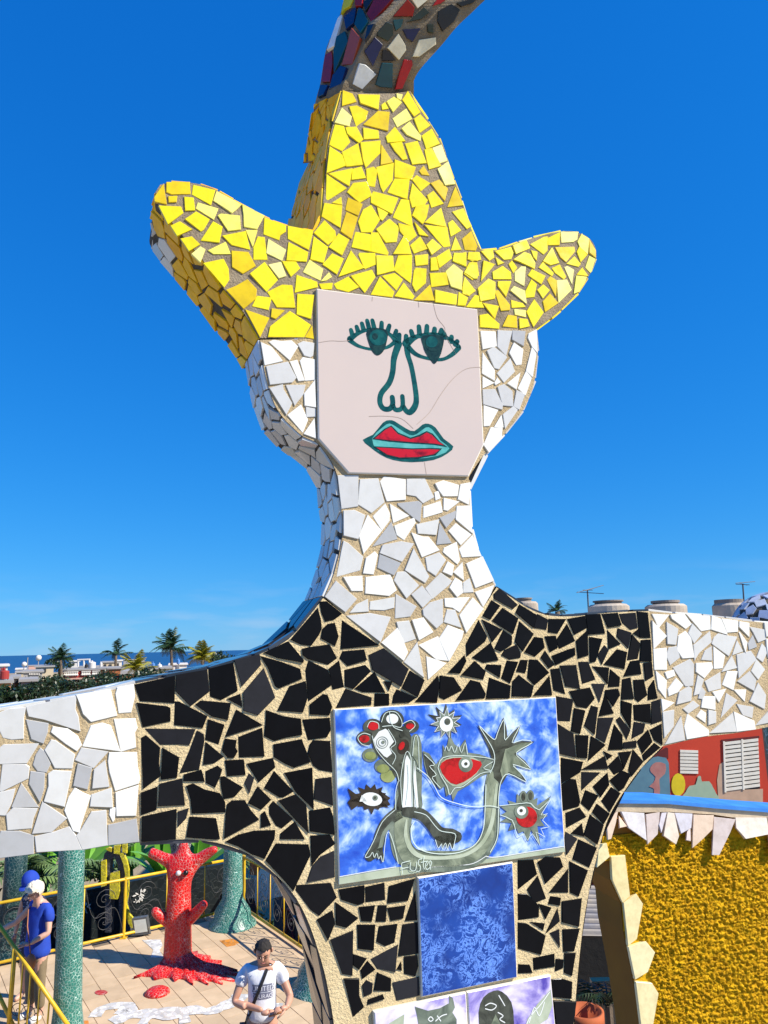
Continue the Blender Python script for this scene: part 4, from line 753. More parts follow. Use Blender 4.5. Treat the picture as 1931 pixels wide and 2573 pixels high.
p.star(e, Gy, 3, (1270,825), 92, 140, 13, 0, seed=9); p.poly(e, Gy, 4, [(1115,765),(1200,755),(1215,850),(1120,822),(1160,800)]); p.poly(e, Gy, 4, [(1330,770),(1425,705),(1350,830)]); p.poly(e, Gy, 4, [(1300,900),(1360,1005),(1340,880)])
for c in ((1258,712), (1300,708)): p.disc(e, Gy, 4, c, 22, 36); p.disc(e, C_, 5, c, 12, 24)
p.disc(e, Rd, 5, (1278,832), 62, 62); p.disc(e, Gy, 6, (1245,800), 42); p.disc(e, W_, 7, (1245,795), 27); p.disc(e, C_, 8, (1243,793), 10)
p.line(e, M['pline'], 7, [(1115,765),(1210,755),(1250,750),(1300,750),(1350,790),(1425,715),(1360,820),(1400,810),(1370,850),(1410,890),(1360,900),(1385,950),(1330,920),(1355,1000),(1310,930),(1280,970),(1260,930),(1230,950),(1210,910),(1190,850),(1120,820)], 5, 2)
e = 'painted_line'
p.line(e, M['pline'], 8, [(625,540),(690,590),(730,650),(770,715),(860,750),(960,770),(1060,765),(1115,778)], 6); p.line(e, M['pline'], 8, [(462,205),(470,260),(490,300),(540,320)], 5)
e = 'signature'
for pts in ([(540,1168),(533,1110),(552,1098),(585,1090)],[(535,1135),(575,1128)],[(588,1098),(584,1135),(600,1150),(618,1140),(624,1095)],[(655,1078),(636,1085),(634,1110),(646,1125),(640,1150),(620,1152)],[(668,1062),(662,1110),(668,1140)],[(648,1100),(690,1090)],[(680,1120),(692,1100),(684,1092),(674,1120),(684,1142),(700,1130)],[(705,1142),(700,1092),(712,1100),(706,1120)]): p.line(e, M['pline'], 8, pts, 5.0)
p.done(pic)
# blue marbled tile and the two violet tiles below
t = NT('blue_marble')
n1 = t.noise(46, 8, .72, 2.0); n2 = t.noise(13, 3); rg = t.math('ABSOLUTE', t.math('SUBTRACT', n1, .5)); vein = t.math('MULTIPLY', t.ramp(rg, [(.0, (1, 1, 1)), (.045, (0, 0, 0))]), t.ramp(n2, [(.42, (0, 0, 0)), (.58, (1, 1, 1))]))
t.col(t.mix(t.ramp(vein, [(.05, (0, 0, 0)), (.6, (1, 1, 1))]), t.mix(t.ramp(t.noise(22, 4), [(.35, (0, 0, 0)), (.65, (1, 1, 1))]), (.003, .03, .20), (.006, .055, .31)), (.14, .30, .80)))
M['marble'] = t.fin(.12); slab('blue_tile', bluQ, .0075, M['marble'])
t = NT('violet_glaze'); t.col(t.ramp(t.noise(14, 5, .6, .8), [(.34, (.08, .055, .36)), (.47, (.36, .30, .62)), (.58, (.66, .60, .76)), (.68, (.78, .74, .80))])); M['violet'] = t.fin(.14)
vt1 = slab('violet_tile', UV(S('8', (370,1038),(395,1500),(945,1430),(918,922))), .0075, M['violet'])
vt2 = slab('violet_tile', UV(S('8', (923,921),(950,1429),(1470,1360),(1420,822))), .0075, M['violet'])
p = Paint('8', .0075)
p.poly('painted_cat', Gy, 1, [(640,1150),(625,1060),(612,1005),(690,1030),(760,1015),(815,985),(815,940),(838,955),(850,1010),(835,1040),(860,1080),(860,1150),(860,1300),(640,1300)])
p.line('painted_cat', W_, 2, [(690,1080),(705,1065),(720,1080),(705,1092),(690,1080)], 5); p.line('painted_cat', W_, 2, [(735,1090),(770,1060),(800,1050)], 5); p.line('painted_cat', W_, 2, [(745,1060),(765,1090)], 5)
p.poly('painted_leaf', M['pol'], 1, [(450,1110),(550,1050),(545,1122),(500,1180),(430,1200)]); p.done(vt1)
p = Paint('8', .0075)
p.poly('painted_head', C_, 1, [(1000,1200),(990,1040),(1020,950),(1080,912),(1130,918),(1185,980),(1200,1100),(1190,1300),(1000,1300)], 2)
p.line('painted_head', W_, 2, [(1030,1000),(1060,985),(1095,1000),(1070,1025),(1030,1018)], 5); p.line('painted_head', W_, 2, [(1110,940),(1145,1000)], 5); p.line('painted_head', W_, 2, [(1105,1040),(1135,1060),(1115,1080),(1145,1100)], 5)
p.poly('painted_head', O, 2, [(1060,1120),(1090,1050),(1120,1110),(1110,1150)])
p.poly('painted_leaf', M['pol'], 1, [(1260,1150),(1280,1080),(1340,990),(1418,905),(1428,1000),(1400,1080),(1320,1130),(1290,1250)]); p.line('painted_leaf', W_, 2, [(1265,1130),(1300,1060),(1360,990),(1410,920)], 5); p.line('painted_leaf', W_, 2, [(1290,1100),(1320,1010),(1350,1060),(1380,980)], 5)
p.done(vt2)
# ------------------------------------------------------------------ setting
YARD = -2.6
def gz(Y): return YARD - 4.9*max(0, min(1, (Y-22)/500))
ys = [-60, 22, 60, 120, 200, 320, 522, 640]; xs = [-1500, -400, -120, -40, 0, 40, 120, 400, 1500]
v = [(x, y, gz(y) if y < 600 else -11) for y in ys for x in xs]; nx = len(xs)
f = [(j*nx+i, j*nx+i+1, (j+1)*nx+i+1, (j+1)*nx+i) for j in range(len(ys)-1) for i in range(nx-1)]
M['earth'] = mat('earth', (.34, .26, .16), .95, (.22, .18, .11), .5, .5, 8, .05)
tag(meshobj('ground', v, f, M['earth']), kind='structure')
t = NT('sea_water'); t.col(t.ramp(t.noise(.004, 3), [(.3, (.006, .032, .10)), (.7, (.010, .048, .14))])); t.bump(t.noise(.25, 5), .5, .4); M['sea'] = t.fin(.35, .3)
tag(meshobj('sea', [(-30000, 540, -8), (30000, 540, -8), (30000, 45000, -8), (-30000, 45000, -8)], [(0, 1, 2, 3)], M['sea']), kind='structure')
M['concrete'] = mat('concrete', (.36, .33, .29), .9, (.26, .24, .21), 1.5, .4, 30, .01)
b = MB(); b.box((-4, -4, YARD), (.5, 1.46, FLOOR)); b.box((.5, -4, YARD), (5, 3.2, FLOOR-.003))
tag(b.build('roof_terrace', M['concrete']), kind='structure')

KT = EYE/4.1                                            # terrace depths were measured for an eye 4.1 m above it
# the lower terrace with its beige slabs
E1 = Vector((.56, -.83, 0)).normalized(); E2 = Vector((-.83, -.56, 0)).normalized(); CN = Vector((-2.41, 12.76, 0))*KT
def tp(a, b, z=0): return CN + E1*a + E2*b + Vector((0, 0, z))
A0, A1, B0, B1 = -.12, 6.9, -.12, 5.8
M['slab'] = mat('sandstone_slab', (.58, .43, .275), .85, (.47, .345, .215), 3, .3, 60, .002, .2, orand=.10)
M['joint'] = mat('floor_joint', (.20, .15, .10), .95)
b = MB(); b.prism([tp(A0, B0, -.02), tp(A1, B0, -.02), tp(A1, B1, -.02), tp(A0, B1, -.02)], (0, 0, YARD+.02))
terr = tag(b.build('terrace_floor', M['joint']), kind='structure')
sa, sb = .46, .27; r5 = random.Random(3)
b = MB(); hx, hy = sa/2-.004, sb/2-.004
b.box((-hx, -hy, -.03), (hx, hy, 0)); slabme = None
rotz = math.atan2(E1.y, E1.x)
for j in range(int((B1-B0)/sb)):
    for i in range(int((A1-A0)/sa)+1):
        a_ = A0+(i+.5+(.5 if j % 2 else 0))*sa; b_ = B0+(j+.5)*sb
        if a_+hx > A1+.2: continue
        if slabme is None:
            o = b.build('floor_slab', M['slab'], terr, loc=(0, 0, 0)); slabme = o.data
        else:
            o = bpy.data.objects.new('floor_slab', slabme); COL.objects.link(o); o.parent = terr
        o.location = tp(a_, b_, r5.uniform(-.0015, .0015)) - LOC[terr.name]; o.rotation_euler = (0, 0, rotz)
def flatpoly(name, mt, pts, z=.005, parent=terr, smooth=0):
    P = [onz(*p, z) for p in pts]
    if smooth: P = catmull(P, smooth, True)
    b = MB(); b.prism(P, (0, 0, -.004)); return b.build(name, mt, parent)
def flatline(name, mt, pts, w, z=.006, parent=terr):
    P = catmull([onz(*p, z) for p in pts], 5); v = []
    for i, p_ in enumerate(P):
        tt = (P[min(i+1, len(P)-1)]-P[max(i-1, 0)]).normalized(); nn = Vector((-tt.y, tt.x, 0)); ww = w*(.75+.35*noise.noise(Vector((i*.4, z*50, w*9))))
        v += [p_+nn*ww, p_-nn*ww]
    return meshobj(name, v, [(2*i, 2*i+1, 2*i+3, 2*i+2) for i in range(len(P)-1)], mt, parent)
M['inlay'] = crackle('white_inlay', (.78, .76, .72), (.5, .42, .3), 16, .05, .4, bump=.2)
M['inlay_o'] = crackle('orange_inlay', (.70, .24, .01), (.5, .3, .15), 16, .05, .4, bump=.2)
M['inlay_r'] = crackle('red_inlay', (.50, .03, .02), (.6, .35, .3), 16, .05, .4, bump=.2)
flatline('white_inlay', M['inlay'], q('4', (440,932),(470,895),(540,878),(600,882),(600,905),(540,905)), .12)
flatline('white_inlay', M['inlay'], q('4', (520,955),(600,925),(700,915),(800,925),(880,900),(960,905),(1020,890),(1100,850),(1120,825)), .15, .0065)
flatline('white_inlay', M['inlay'], q('4', (660,965),(690,930),(760,900),(840,905),(860,960)), .10, .007)
flatline('white_inlay', M['inlay'], q('4', (1200,900),(1250,880),(1310,880)), .09)
flatpoly('white_inlay', M['inlay'], q('4', (660,575),(745,572),(755,600),(740,622),(760,655),(700,655),(712,620),(690,600)))
flatpoly('orange_inlay', M['inlay_o'], q('B', (405,1130),(520,1115),(590,1145),(540,1172),(470,1185)))
flatpoly('orange_inlay', M['inlay_o'], q('B', (870,1520),(960,1478),(1045,1500),(1020,1538)))
flatpoly('orange_inlay', M['inlay_o'], q('4', (368,950),(410,948),(414,968),(370,968)))
flatpoly('red_inlay', M['inlay_r'], q('4', (440,818),(455,808),(485,808),(500,816),(485,827),(455,828)), smooth=3)

# yellow fences round the terrace
M['yellow_metal'] = mat('yellow_paint', (.72, .46, .015), .4, (.55, .33, .02), 9, .15, 60, .001)
M['wire'] = mat('wire', (.07, .07, .07), .5, metal=.3)
FH = ony(*q1('B', 630, 372), 12.76*KT).z
def spiral(c, ax, r, turns, n=26):
    return [c + ax*(r*(1-i/n)*math.cos(turns*2*math.pi*i/n)) + Vector((0, 0, r*(1-i/n)*math.sin(turns*2*math.pi*i/n))) for i in range(n+1)]
def fence(label, P0_, P1_, posts, bals, mats, group):
    o = thing('fence', (P0_+P1_)/2, label, 'fence', group); D = P1_-P0_; ax = D.normalized()
    for nme, z in (('top_rail', FH), ('bottom_rail', .06)):
        b = MB(); b.tube([P0_+Vector((0, 0, z)), P1_+Vector((0, 0, z))], .024, 8); b.build(nme, mats[0], o, True)
    for k in posts:
        b = MB(); c = P0_+D*k; b.tube([c, c+Vector((0, 0, FH+.03))], .026, 8); b.box((c.x-.05, c.y-.05, 0), (c.x+.05, c.y+.05, .015)); b.build('post', mats[0], o, False)
    for k in bals:
        b = MB(); c = P0_+D*k; b.tube([c+Vector((0, 0, .06)), c+Vector((0, 0, FH))], .011, 6); b.build('baluster', mats[0], o, True)
    ks = sorted(list(posts)+list(bals))
    for a_, c_ in zip(ks, ks[1:]):
        m_ = P0_+D*((a_+c_)/2); w_ = D.length*(c_-a_)
        for zz, sg in ((.34, 1), (.72, -1)):
            b = MB(); b.tube(spiral(m_+Vector((0, 0, zz*FH)), ax*sg, min(.17, w_*.4), 2.2), .005, 5); b.build('wire_scroll', mats[1], o, True)
        b = MB(); b.tube(catmull([m_-ax*w_*.48+Vector((0, 0, .1)), m_-ax*w_*.25+Vector((0, 0, .55*FH)), m_+ax*w_*.25+Vector((0, 0, .45*FH)), m_+ax*w_*.48+Vector((0, 0, FH))], 6), .005, 5); b.build('wire_scroll', mats[1], o, True)
    return o
fm = (M['yellow_metal'], M['wire'])
fence('yellow tube fence with wire scrolls along the back of the terrace', tp(0, 0), tp(0, 5.16), (.0, .405, .8), (.14, .27, .53, .66), fm, 'yellow terrace fences')
fence('yellow tube fence running along the right of the terrace towards the viewer', tp(.04, 0), tp(5.8, 0), (.0, .55), (.1, .19, .28, .37, .46), fm, 'yellow terrace fences')

# mosaic columns and creatures on the terrace
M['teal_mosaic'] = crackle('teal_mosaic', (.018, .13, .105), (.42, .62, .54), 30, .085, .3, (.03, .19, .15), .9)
M['shaded_mosaic'] = crackle('shaded_mosaic', (.006, .028, .030), (.12, .18, .17), 22, .07, .3, (.01, .04, .04), .9)  # darker copy of the teal mosaic, shade put into its colour
M['red_mosaic'] = crackle('red_mosaic', (.80, .007, .005), (.78, .40, .34), 24, .06, .38, (.50, .004, .004), .9)
M['grey_mosaic'] = crackle('grey_mosaic', (.03, .03, .035), (.62, .60, .56), 26, .10, .4, (.10, .10, .10), .9)
def column(label, base, prof, mt, lean=(0, 0)):
    base = Vector(base); b = MB(); n = 28; rings = []
    for r_, z in prof:
        for k in range(n):
            t_ = 2*math.pi*k/n; rr_ = r_*(1+.05*noise.noise(Vector((math.cos(t_)*2, math.sin(t_)*2, z*2+base.x))))
            rings.append(base+Vector((rr_*math.cos(t_)+lean[0]*z, rr_*math.sin(t_)+lean[1]*z, z)))
    f = [(i*n+k, i*n+(k+1) % n, (i+1)*n+(k+1) % n, (i+1)*n+k) for i in range(len(prof)-1) for k in range(n)]
    f.append(tuple((len(prof)-1)*n+k for k in range(n))); b.add(rings, f)
    o = b.build('mosaic_column', mt, None, True, loc=base); return tag(o, label, 'column', 'mosaic columns on the terrace')
def flare(r, R, h, z1=.9): return [(R*1.02, 0), (R, .03), (R*.8, .1), ((R+r)*.55, .22), (r*1.12, .42), (r, z1), (r*.97, h)]
pc = ony(171, 2573, 8.85*KT); pt = ony(183, 2140, 8.85*KT)
column('green mosaic column standing in front of the woman in blue', (pc.x, 8.85*KT, 0), [(.23, 0), (.19, .12), (.166, .35), (.157, 1.0), (.153, 2.4), (.155, 2.8)], M['teal_mosaic'], ((pt.x-pc.x)/1.74, 0))
column('green mosaic column with a flared foot at the back corner of the fence', onz(*q1('B', 520, 985), 0), flare(.16, .40, 2.7), M['teal_mosaic'])
column('green mosaic column with a flared foot behind the man, half hidden by the arch', onz(*q1('B', 1330, 1560), 0), flare(.165, .42, 2.6), M['teal_mosaic'])
column('dark green column in the shade at the far left edge', (ony(30, 2350, 12.5).x, 12.5, 0), flare(.17, .3, 2.4), M['shaded_mosaic'])
gc = ony(*q1('4', 838, 150), 12.9*KT)
o = column('grey and white spiky column flaring upward behind the red tree', (gc.x, 12.9*KT, 0), [(.16, 0), (.15, .6), (.17, 1.0), (.24, 1.35), (.34, 1.8), (.36, 2.2), (.2, 2.5)], M['grey_mosaic'])

def skin(pos, rad, edges, sub=2):
    me = bpy.data.meshes.new('tmp'); me.from_pydata([Vector(p) for p in pos], edges, []); o = bpy.data.objects.new('tmp', me); COL.objects.link(o)
    o.modifiers.new('s', 'SKIN'); sm_ = o.modifiers.new('u', 'SUBSURF'); sm_.levels = sub; sm_.render_levels = sub
    for i, r_ in enumerate(rad):
        sv = me.skin_vertices[0].data[i]; sv.radius = (r_, r_) if not hasattr(r_, '__len__') else r_; sv.use_root = (i == 0)
    dg = bpy.context.evaluated_depsgraph_get(); dg.update(); ev = o.evaluated_get(dg); m2 = bpy.data.meshes.new_from_object(ev)
    vv = [x.co.copy() for x in m2.vertices]; ff = [tuple(p_.vertices) for p_ in m2.polygons]
    bpy.data.objects.remove(o); bpy.data.meshes.remove(me); bpy.data.meshes.remove(m2); return vv, ff
# the red tree creature
RB = onz(*q1('4', 825, 690), 0); RY = RB.y
def ry(a, b, dy=0): return ony(*q1('4', a, b), RY+dy)
def rl(P): return P
nodes = [RB+Vector((0, 0, .02)), ry(825, 640), ry(826, 560), ry(829, 430), ry(833, 300), ry(842, 225), ry(790, 215), ry(735, 185), ry(690, 165), ry(905, 220), ry(960, 175), ry(1008, 150, -.05), ry(850, 165), ry(852, 112), ry(770, 490, -.08), ry(735, 465, -.16), ry(706, 430, -.22), ry(885, 470, -.08), ry(920, 435, -.14), ry(957, 398, -.18)]
rad = [.245, .225, .215, .20, .182, .165, .095, .085, .074, .10, .09, .05, .10, .055, .09, .078, .062, .095, .084, .056]
edg = [(0,1),(1,2),(2,3),(3,4),(4,5),(5,6),(6,7),(7,8),(5,9),(9,10),(10,11),(5,12),(12,13)]
tree = thing('red_tree_sculpture', RB, 'bright red mosaic tree creature with stubby branches and spreading roots', 'sculpture')
vv, ff = skin(nodes[:14], rad[:14], edg)
for st_ in ([(812, 505, 0), (770, 482, -.04), (735, 458, -.09), (706, 428, -.12)], [(845, 505, 0), (885, 475, -.03), (920, 438, -.06), (957, 398, -.08)]):
    b = MB(); b.add(*skin([ry(*s_) for s_ in st_], [.10, .095, .085, .06], [(0,1),(1,2),(2,3)])); b.build('branch', M['red_mosaic'], tree, True)
meshobj('trunk', vv, ff, M['red_mosaic'], tree, True)
b = MB(); r6 = random.Random(2); n = 44; ring0, ring1, ring2 = [], [], []
rootc = onz(*q1('4', 880, 715), 0); out = q('4', (650,748),(700,728),(755,705),(800,690),(885,640),(960,655),(985,680),(1005,690),(1035,712),(1070,730),(1040,750),(1030,776),(960,772),(900,770),(830,760),(760,755))
O_ = []
for a_, c_ in zip(out, out[1:]+out[:1]):
    for k in range(4):
        p_ = onz(a_[0]+(c_[0]-a_[0])*k/4, a_[1]+(c_[1]-a_[1])*k/4, 0); d_ = (p_-RB); O_.append(RB+d_*(1+(.20 if k == 1 else -.04)*r6.uniform(.4, 1.3)))
n = len(O_); v = [p_+Vector((0, 0, .0)) for p_ in O_]+[p_+Vector((0, 0, .035)) for p_ in O_]+[RB.lerp(p_, .72)+Vector((0, 0, .05+.03*r6.random())) for p_ in O_]+[RB.lerp(p_, .45)+Vector((0, 0, .085)) for p_ in O_]+[RB+(p_-RB).normalized()*.2+Vector((0, 0, .19)) for p_ in O_]
f = [(r_*n+i, r_*n+(i+1) % n, (r_+1)*n+(i+1) % n, (r_+1)*n+i) for r_ in range(4) for i in range(n)]
meshobj('root_spread', v, f, M['red_mosaic'], tree, True)
M['eye_white'] = mat('eye_white', (.7, .65, .6), .3); M['eye_dark'] = mat('eye_dark', (.01, .008, .008), .3)
for (a_, c_), mm in (((828, 266), 'eye_white'), ((862, 264), 'eye_dark')):
    b = MB(); c = ry(a_, c_, -.165); b.lathe(c, [(.004, -.04), (.03, -.028), (.042, 0), (.03, .028), (.004, .04)], 12); b.build('eye', M[mm], tree, True)
b = MB(); c = onz(*q1('4', 730, 822), 0); b.lathe(c, [(.17, 0), (.16, .03), (.12, .055), (.05, .07), (.01, .072)], 26); tag(b.build('red_mound', M['red_mosaic'], None, True), 'small red mosaic mound on the floor in front of the red tree', 'mound')

# yellow and black striped arch behind the fence
ar = thing('striped_arch', ony(*q1('W', 1300, 900), 12.35*KT), 'dark grey arch sculpture with yellow bands behind the back fence', 'sculpture')
M['arch_grey'] = crackle('arch_grey', (.055, .055, .07), (.16, .16, .17), 26, .05, .5); M['arch_yellow'] = crackle('arch_yellow', (.78, .66, .02), (.5, .42, .05), 26, .05, .4)
def pris(name, mt, pts, Y, dep, parent, k='W'):
    b = MB(); b.prism([ony(*p_, Y) for p_ in q(k, *pts)], (0, dep, 0)); return b.build(name, mt, parent)
pris('arch_body', M['arch_grey'], [(1185,1180),(1190,700),(1150,560),(1150,420),(1180,290),(1230,235),(1300,225),(1370,280),(1410,400),(1425,600),(1420,900),(1490,1250),(1380,1250),(1340,900),(1350,600),(1330,420),(1290,330),(1250,360),(1235,480),(1260,620),(1250,1180)], 12.35*KT, .16, ar)
for pts in ([(1142,380),(1195,365),(1198,650),(1142,668)],[(1242,520),(1345,490),(1350,720),(1325,806),(1238,800)],[(1190,238),(1225,222),(1262,232),(1258,275),(1225,262)],[(1285,205),(1355,196),(1350,300),(1285,290)],[(1378,190),(1430,186),(1428,290),(1380,270)],[(1345,288),(1385,282),(1430,370),(1452,480),(1448,740),(1425,860),(1460,980),(1506,1030),(1485,1140),(1430,1040),(1395,900),(1408,700),(1412,520),(1390,400)]): pris('yellow_band', M['arch_yellow'], pts, 12.3*KT, .06, ar)
# floodlight on the floor by the fence
fl = thing('floodlight', onz(*q1('4', 655, 556), 0), 'grey floodlight standing on the floor by the back fence', 'lamp')
fy = onz(*q1('4', 655, 556), 0).y; M['housing'] = mat('lamp_housing', (.10, .105, .11), .4); M['lampglass'] = mat('lamp_glass', (.62, .66, .62), .12)
pris('housing', M['housing'], [(612,478),(680,468),(692,548),(622,560)], fy, .10, fl, '4'); pris('glass', M['lampglass'], [(620,486),(675,478),(684,536),(628,545)], fy-.006, .006, fl, '4'); pris('bracket', M['housing'], [(610,520),(606,556),(700,548),(692,515),(696,545),(612,552)], fy-.01, .02, fl, '4')

# dark mosaic wall behind the fence, and the painted wall on the right
M['wall_dark'] = crackle('wall_dark', (.006, .009, .010), (.022, .027, .026), 9, .03, .4, (.012, .018, .02), .4)
WO = 2.0
wl = thing('mosaic_wall', tp(-WO, 2.5)+Vector((0, 0, YARD)), 'dark mosaic wall with white tile flowers beyond the back fence', 'wall')
def tw(b_, z, o_=0): return tp(-WO+o_, b_, z)
topz = ony(350, 2232, tw(2.2, 0).y).z
b = MB(); b.prism([tw(-.6, YARD), tw(7.5, YARD), tw(7.5, topz), tw(-.6, topz)], -E1*.25); b.build('wall_body', M['wall_dark'], wl)
M['flower'] = glaze('flower_glaze', [(0, (.72, .70, .66)), (1, (.8, .78, .72))])
r7 = random.Random(9)
def wpt(px):
    d = ray(*px); n_ = E1; t_ = (tw(0, 0, .01)-EYEV).dot(n_)/d.dot(n_); return EYEV+d*t_
for cx, cy, kx in ((655,362,30),(640,395,16),(395,428,24)):
    c = wpt(q1('4', cx, cy)); s_ = kx/1.8444/1858*c.y
    for i in range(12):
        a_ = r7.uniform(0, 6.28); rr_ = s_*math.sqrt(r7.random()); p_ = c - E2*(rr_*math.cos(a_)) + Vector((0, 0, rr_*math.sin(a_)))
        t0 = a_+r7.uniform(-.5, .5); P = []
        for k in range(5):
            t_ = 2*math.pi*k/5; x_, y_ = s_*.22*math.cos(t_)*1.4, s_*.10*math.sin(t_); P.append(p_ - E2*(x_*math.cos(t0)-y_*math.sin(t0)) + Vector((0, 0, x_*math.sin(t0)+y_*math.cos(t0))))
        b = MB(); b.prism(P, E1*.015); b.build('flower_tile', M['flower'], wl)
mw = thing('mural_wall', tp(1.8, -.85, YARD), 'painted wall with a white upper part beyond the right fence', 'wall')
M['slate_tone'] = mat('slate_tone', (.055, .075, .095), .7, (.035, .04, .05), 2.2, .3, 30, .003); M['white_paint'] = mat('white_paint', (.74, .74, .66), .7, (.62, .62, .52), 3, .3, 40, .002); M['peach'] = mat('peach_paint', (.62, .40, .26), .7); M['mur_or'] = mat('orange_paint', (.62, .13, .03), .6); M['mur_red'] = mat('graffiti', (.22, .03, .05), .7); M['plum'] = mat('plum_paint', (.05, .022, .03), .7)
def mp(px, o_=0):
    n_ = E2; d = ray(*px); t_ = (tp(0, -.85+o_, 0)-EYEV).dot(n_)/d.dot(n_); return EYEV+d*t_
b = MB(); b.prism([tp(-.5, -.85, YARD), tp(5, -.85, YARD), tp(5, -.85, .85), tp(-.5, -.85, .85)], -E2*.2); b.build('wall_body', M['slate_tone'], mw)  # whole wall dark slate, the white panel covers its upper part
def mpoly(name, mm, pts, o_=.006):
    b = MB(); b.prism([mp(p_, o_) for p_ in q('B', *pts)], -E2*.005); b.build(name, M[mm], mw)
mpoly('white_panel', 'white_paint', [(728,790),(722,560),(760,470),(840,440),(1100,560),(1100,690),(1050,712),(900,745),(800,768)], .006)
mpoly('peach_panel', 'peach', [(575,600),(640,575),(720,570),(724,735),(660,752),(580,700)], .012); mpoly('orange_tile', 'mur_or', [(675,405),(790,440),(742,540),(680,535)], .012); mpoly('plum_panel', 'plum', [(600,760),(720,745),(765,930),(620,880)], .006); mpoly('plum_panel', 'plum', [(955,830),(1085,900),(1085,1120),(1000,1090)], .006)
for pts in ([(985,1060),(990,950),(985,850),(1060,870),(1080,940),(1020,940)],[(1000,1090),(1040,1000),(1080,1120)],[(1010,960),(1040,1030)]):
    P = catmull([mp(p_, .012) for p_ in q('B', *pts)], 4); b = MB(); b.tube(P, .012, 5); b.build('graffiti_line', M['mur_red'], mw)

# stair rail on the left
st = thing('stair_rail', ony(*q1('W', 170, 2212), 9.0*KT), 'yellow stair handrail that the woman in blue holds', 'handrail')
ra, rb = ony(*q1('W', -60, 1020), 9.1*KT), ony(*q1('W', 800, 2270), 8.55*KT)
b = MB(); b.tube([ra, rb], .024, 8); b.build('top_rail', M['yellow_metal'], st, True)
ra2, rb2 = ony(*q1('W', -60, 1780), 9.1*KT), ony(*q1('W', 200, 2330), 8.9*KT)
b = MB(); b.tube([ra2, rb2], .024, 8); b.build('bottom_rail', M['yellow_metal'], st, True)
for k, r_, nm in ((.285, .028, 'post'), (.40, .011, 'baluster'), (.50, .011, 'baluster'), (.62, .011, 'baluster'), (.74, .011, 'baluster')):
    c = ra.lerp(rb, k); b = MB(); b.tube([c, Vector((c.x-.02, c.y, -.02))], r_, 7); b.build(nm, M['yellow_metal'], st, True)
for k in (.3, .42, .52):
    c = ra.lerp(rb, k); b = MB(); b.tube(spiral(Vector((c.x+.06, c.y, .3)), Vector((1, 0, 0)), .1, 1.6), .005, 5); b.build('wire_scroll', M['wire'], st, True)

# ------------------------------------------------------------------ foliage beyond the fence
def leafmat(name, c, c2, yellow=None):
    t = NT(name); oi = t.n('ShaderNodeObjectInfo'); base = t.mix(t.noise(5, 3), c, c2)
    h = t.n('ShaderNodeHueSaturation'); t.l(t.math('ADD', t.math('MULTIPLY', oi.outputs['Random'], .5), .75), h.inputs['Value']); t.l(base, h.inputs['Color']); t.col(h.outputs[0])
    t.b.inputs['Transmission Weight'].default_value = 0; t.b.inputs['Subsurface Weight'].default_value = 0
    return t.fin(.4, .4)
M['banana'] = leafmat('banana_leaf', (.07, .24, .02), (.16, .36, .04)); M['palm_green'] = leafmat('palm_leaf', (.020, .055, .022), (.045, .09, .03)); M['palm_yellow'] = leafmat('yellow_palm_leaf', (.16, .20, .015), (.36, .28, .02)); M['fan_green'] = leafmat('fan_leaf', (.09, .17, .06), (.20, .28, .11)); M['dark_leaf'] = leafmat('dark_leaf', (.010, .026, .010), (.028, .055, .018)); M['bark'] = mat('bark', (.16, .12, .085), .9, (.09, .07, .05), 6, .6, 25, .02)
def blade_me(name, L, W_, droop, mt, n=8, rise=.5):
    v = []; f = []
    for i in range(n+1):
        s = i/n; x = L*s*(1-.15*s*droop); z = L*(rise*s-droop*s*s*.7); w = W_*math.sin(math.pi*min(1, s*.93+.06))**.6*.5
        v += [(x, -w, z-.18*w), (x, 0, z), (x, w, z-.18*w)]
    for i in range(n):
        for k in (0, 1): f.append((3*i+k, 3*i+k+1, 3*i+k+4, 3*i+k+3))
    me = bpy.data.meshes.new(name); me.from_pydata(v, [], f); me.materials.append(mt); me.polygons.foreach_set('use_smooth', [True]*len(f)); return me
def frond_me(name, L, droop, mt, n=15, lw=.42, rise=.55, wid=.045):
    v = []; f = []
    def pt(s): return Vector((L*s*(1-.12*droop*s), 0, L*(rise*s-droop*s*s*.8)))
    r_ = random.Random(4)
    for i in range(n):
        s = .1+.9*i/(n-1); p_ = pt(s); t_ = (pt(min(s+.02, 1.02))-pt(s-.02)).normalized(); ln = L*lw*math.sin(math.pi*min(1, s*.85+.12))**.8*r_.uniform(.8, 1.1)
        for sd in (-1, 1):
            d = (t_*.65+Vector((0, sd, 0))*.75+Vector((0, 0, -.38-.2*r_.random()))).normalized(); b0 = len(v); w = L*wid
            v += [p_-t_*w*.5, p_+t_*w*.5, p_+d*ln*.55+t_*w*.45+Vector((0, 0, .02*L)), p_+d*ln, p_+d*ln*.55-t_*w*.45+Vector((0, 0, .02*L))]; f.append((b0, b0+1, b0+2, b0+3, b0+4))
    b0 = len(v)
    for i in range(7): s = i/6; p_ = pt(s); w = L*.012*(1.3-s); v += [p_+Vector((0, -w, 0)), p_+Vector((0, w, .0))]
    for i in range(6): f.append((b0+2*i, b0+2*i+1, b0+2*i+3, b0+2*i+2))
    me = bpy.data.meshes.new(name); me.from_pydata([tuple(x) for x in v], [], f); me.materials.append(mt); return me
def crown(parent, name, mes, top, n, sc, seed, tilt0=-.9, tilt1=.45):
    r_ = random.Random(seed)
    for i in range(n):
        o = bpy.data.objects.new(name, mes[i % len(mes)]); COL.objects.link(o); o.parent = parent; o.location = top-LOC[parent.name]
        o.rotation_euler = (r_.uniform(-.25, .25), tilt0+(tilt1-tilt0)*((i*.618) % 1), i*2.39996+r_.uniform(-.3, .3)); k = sc*r_.uniform(.85, 1.12); o.scale = (k, k, k)
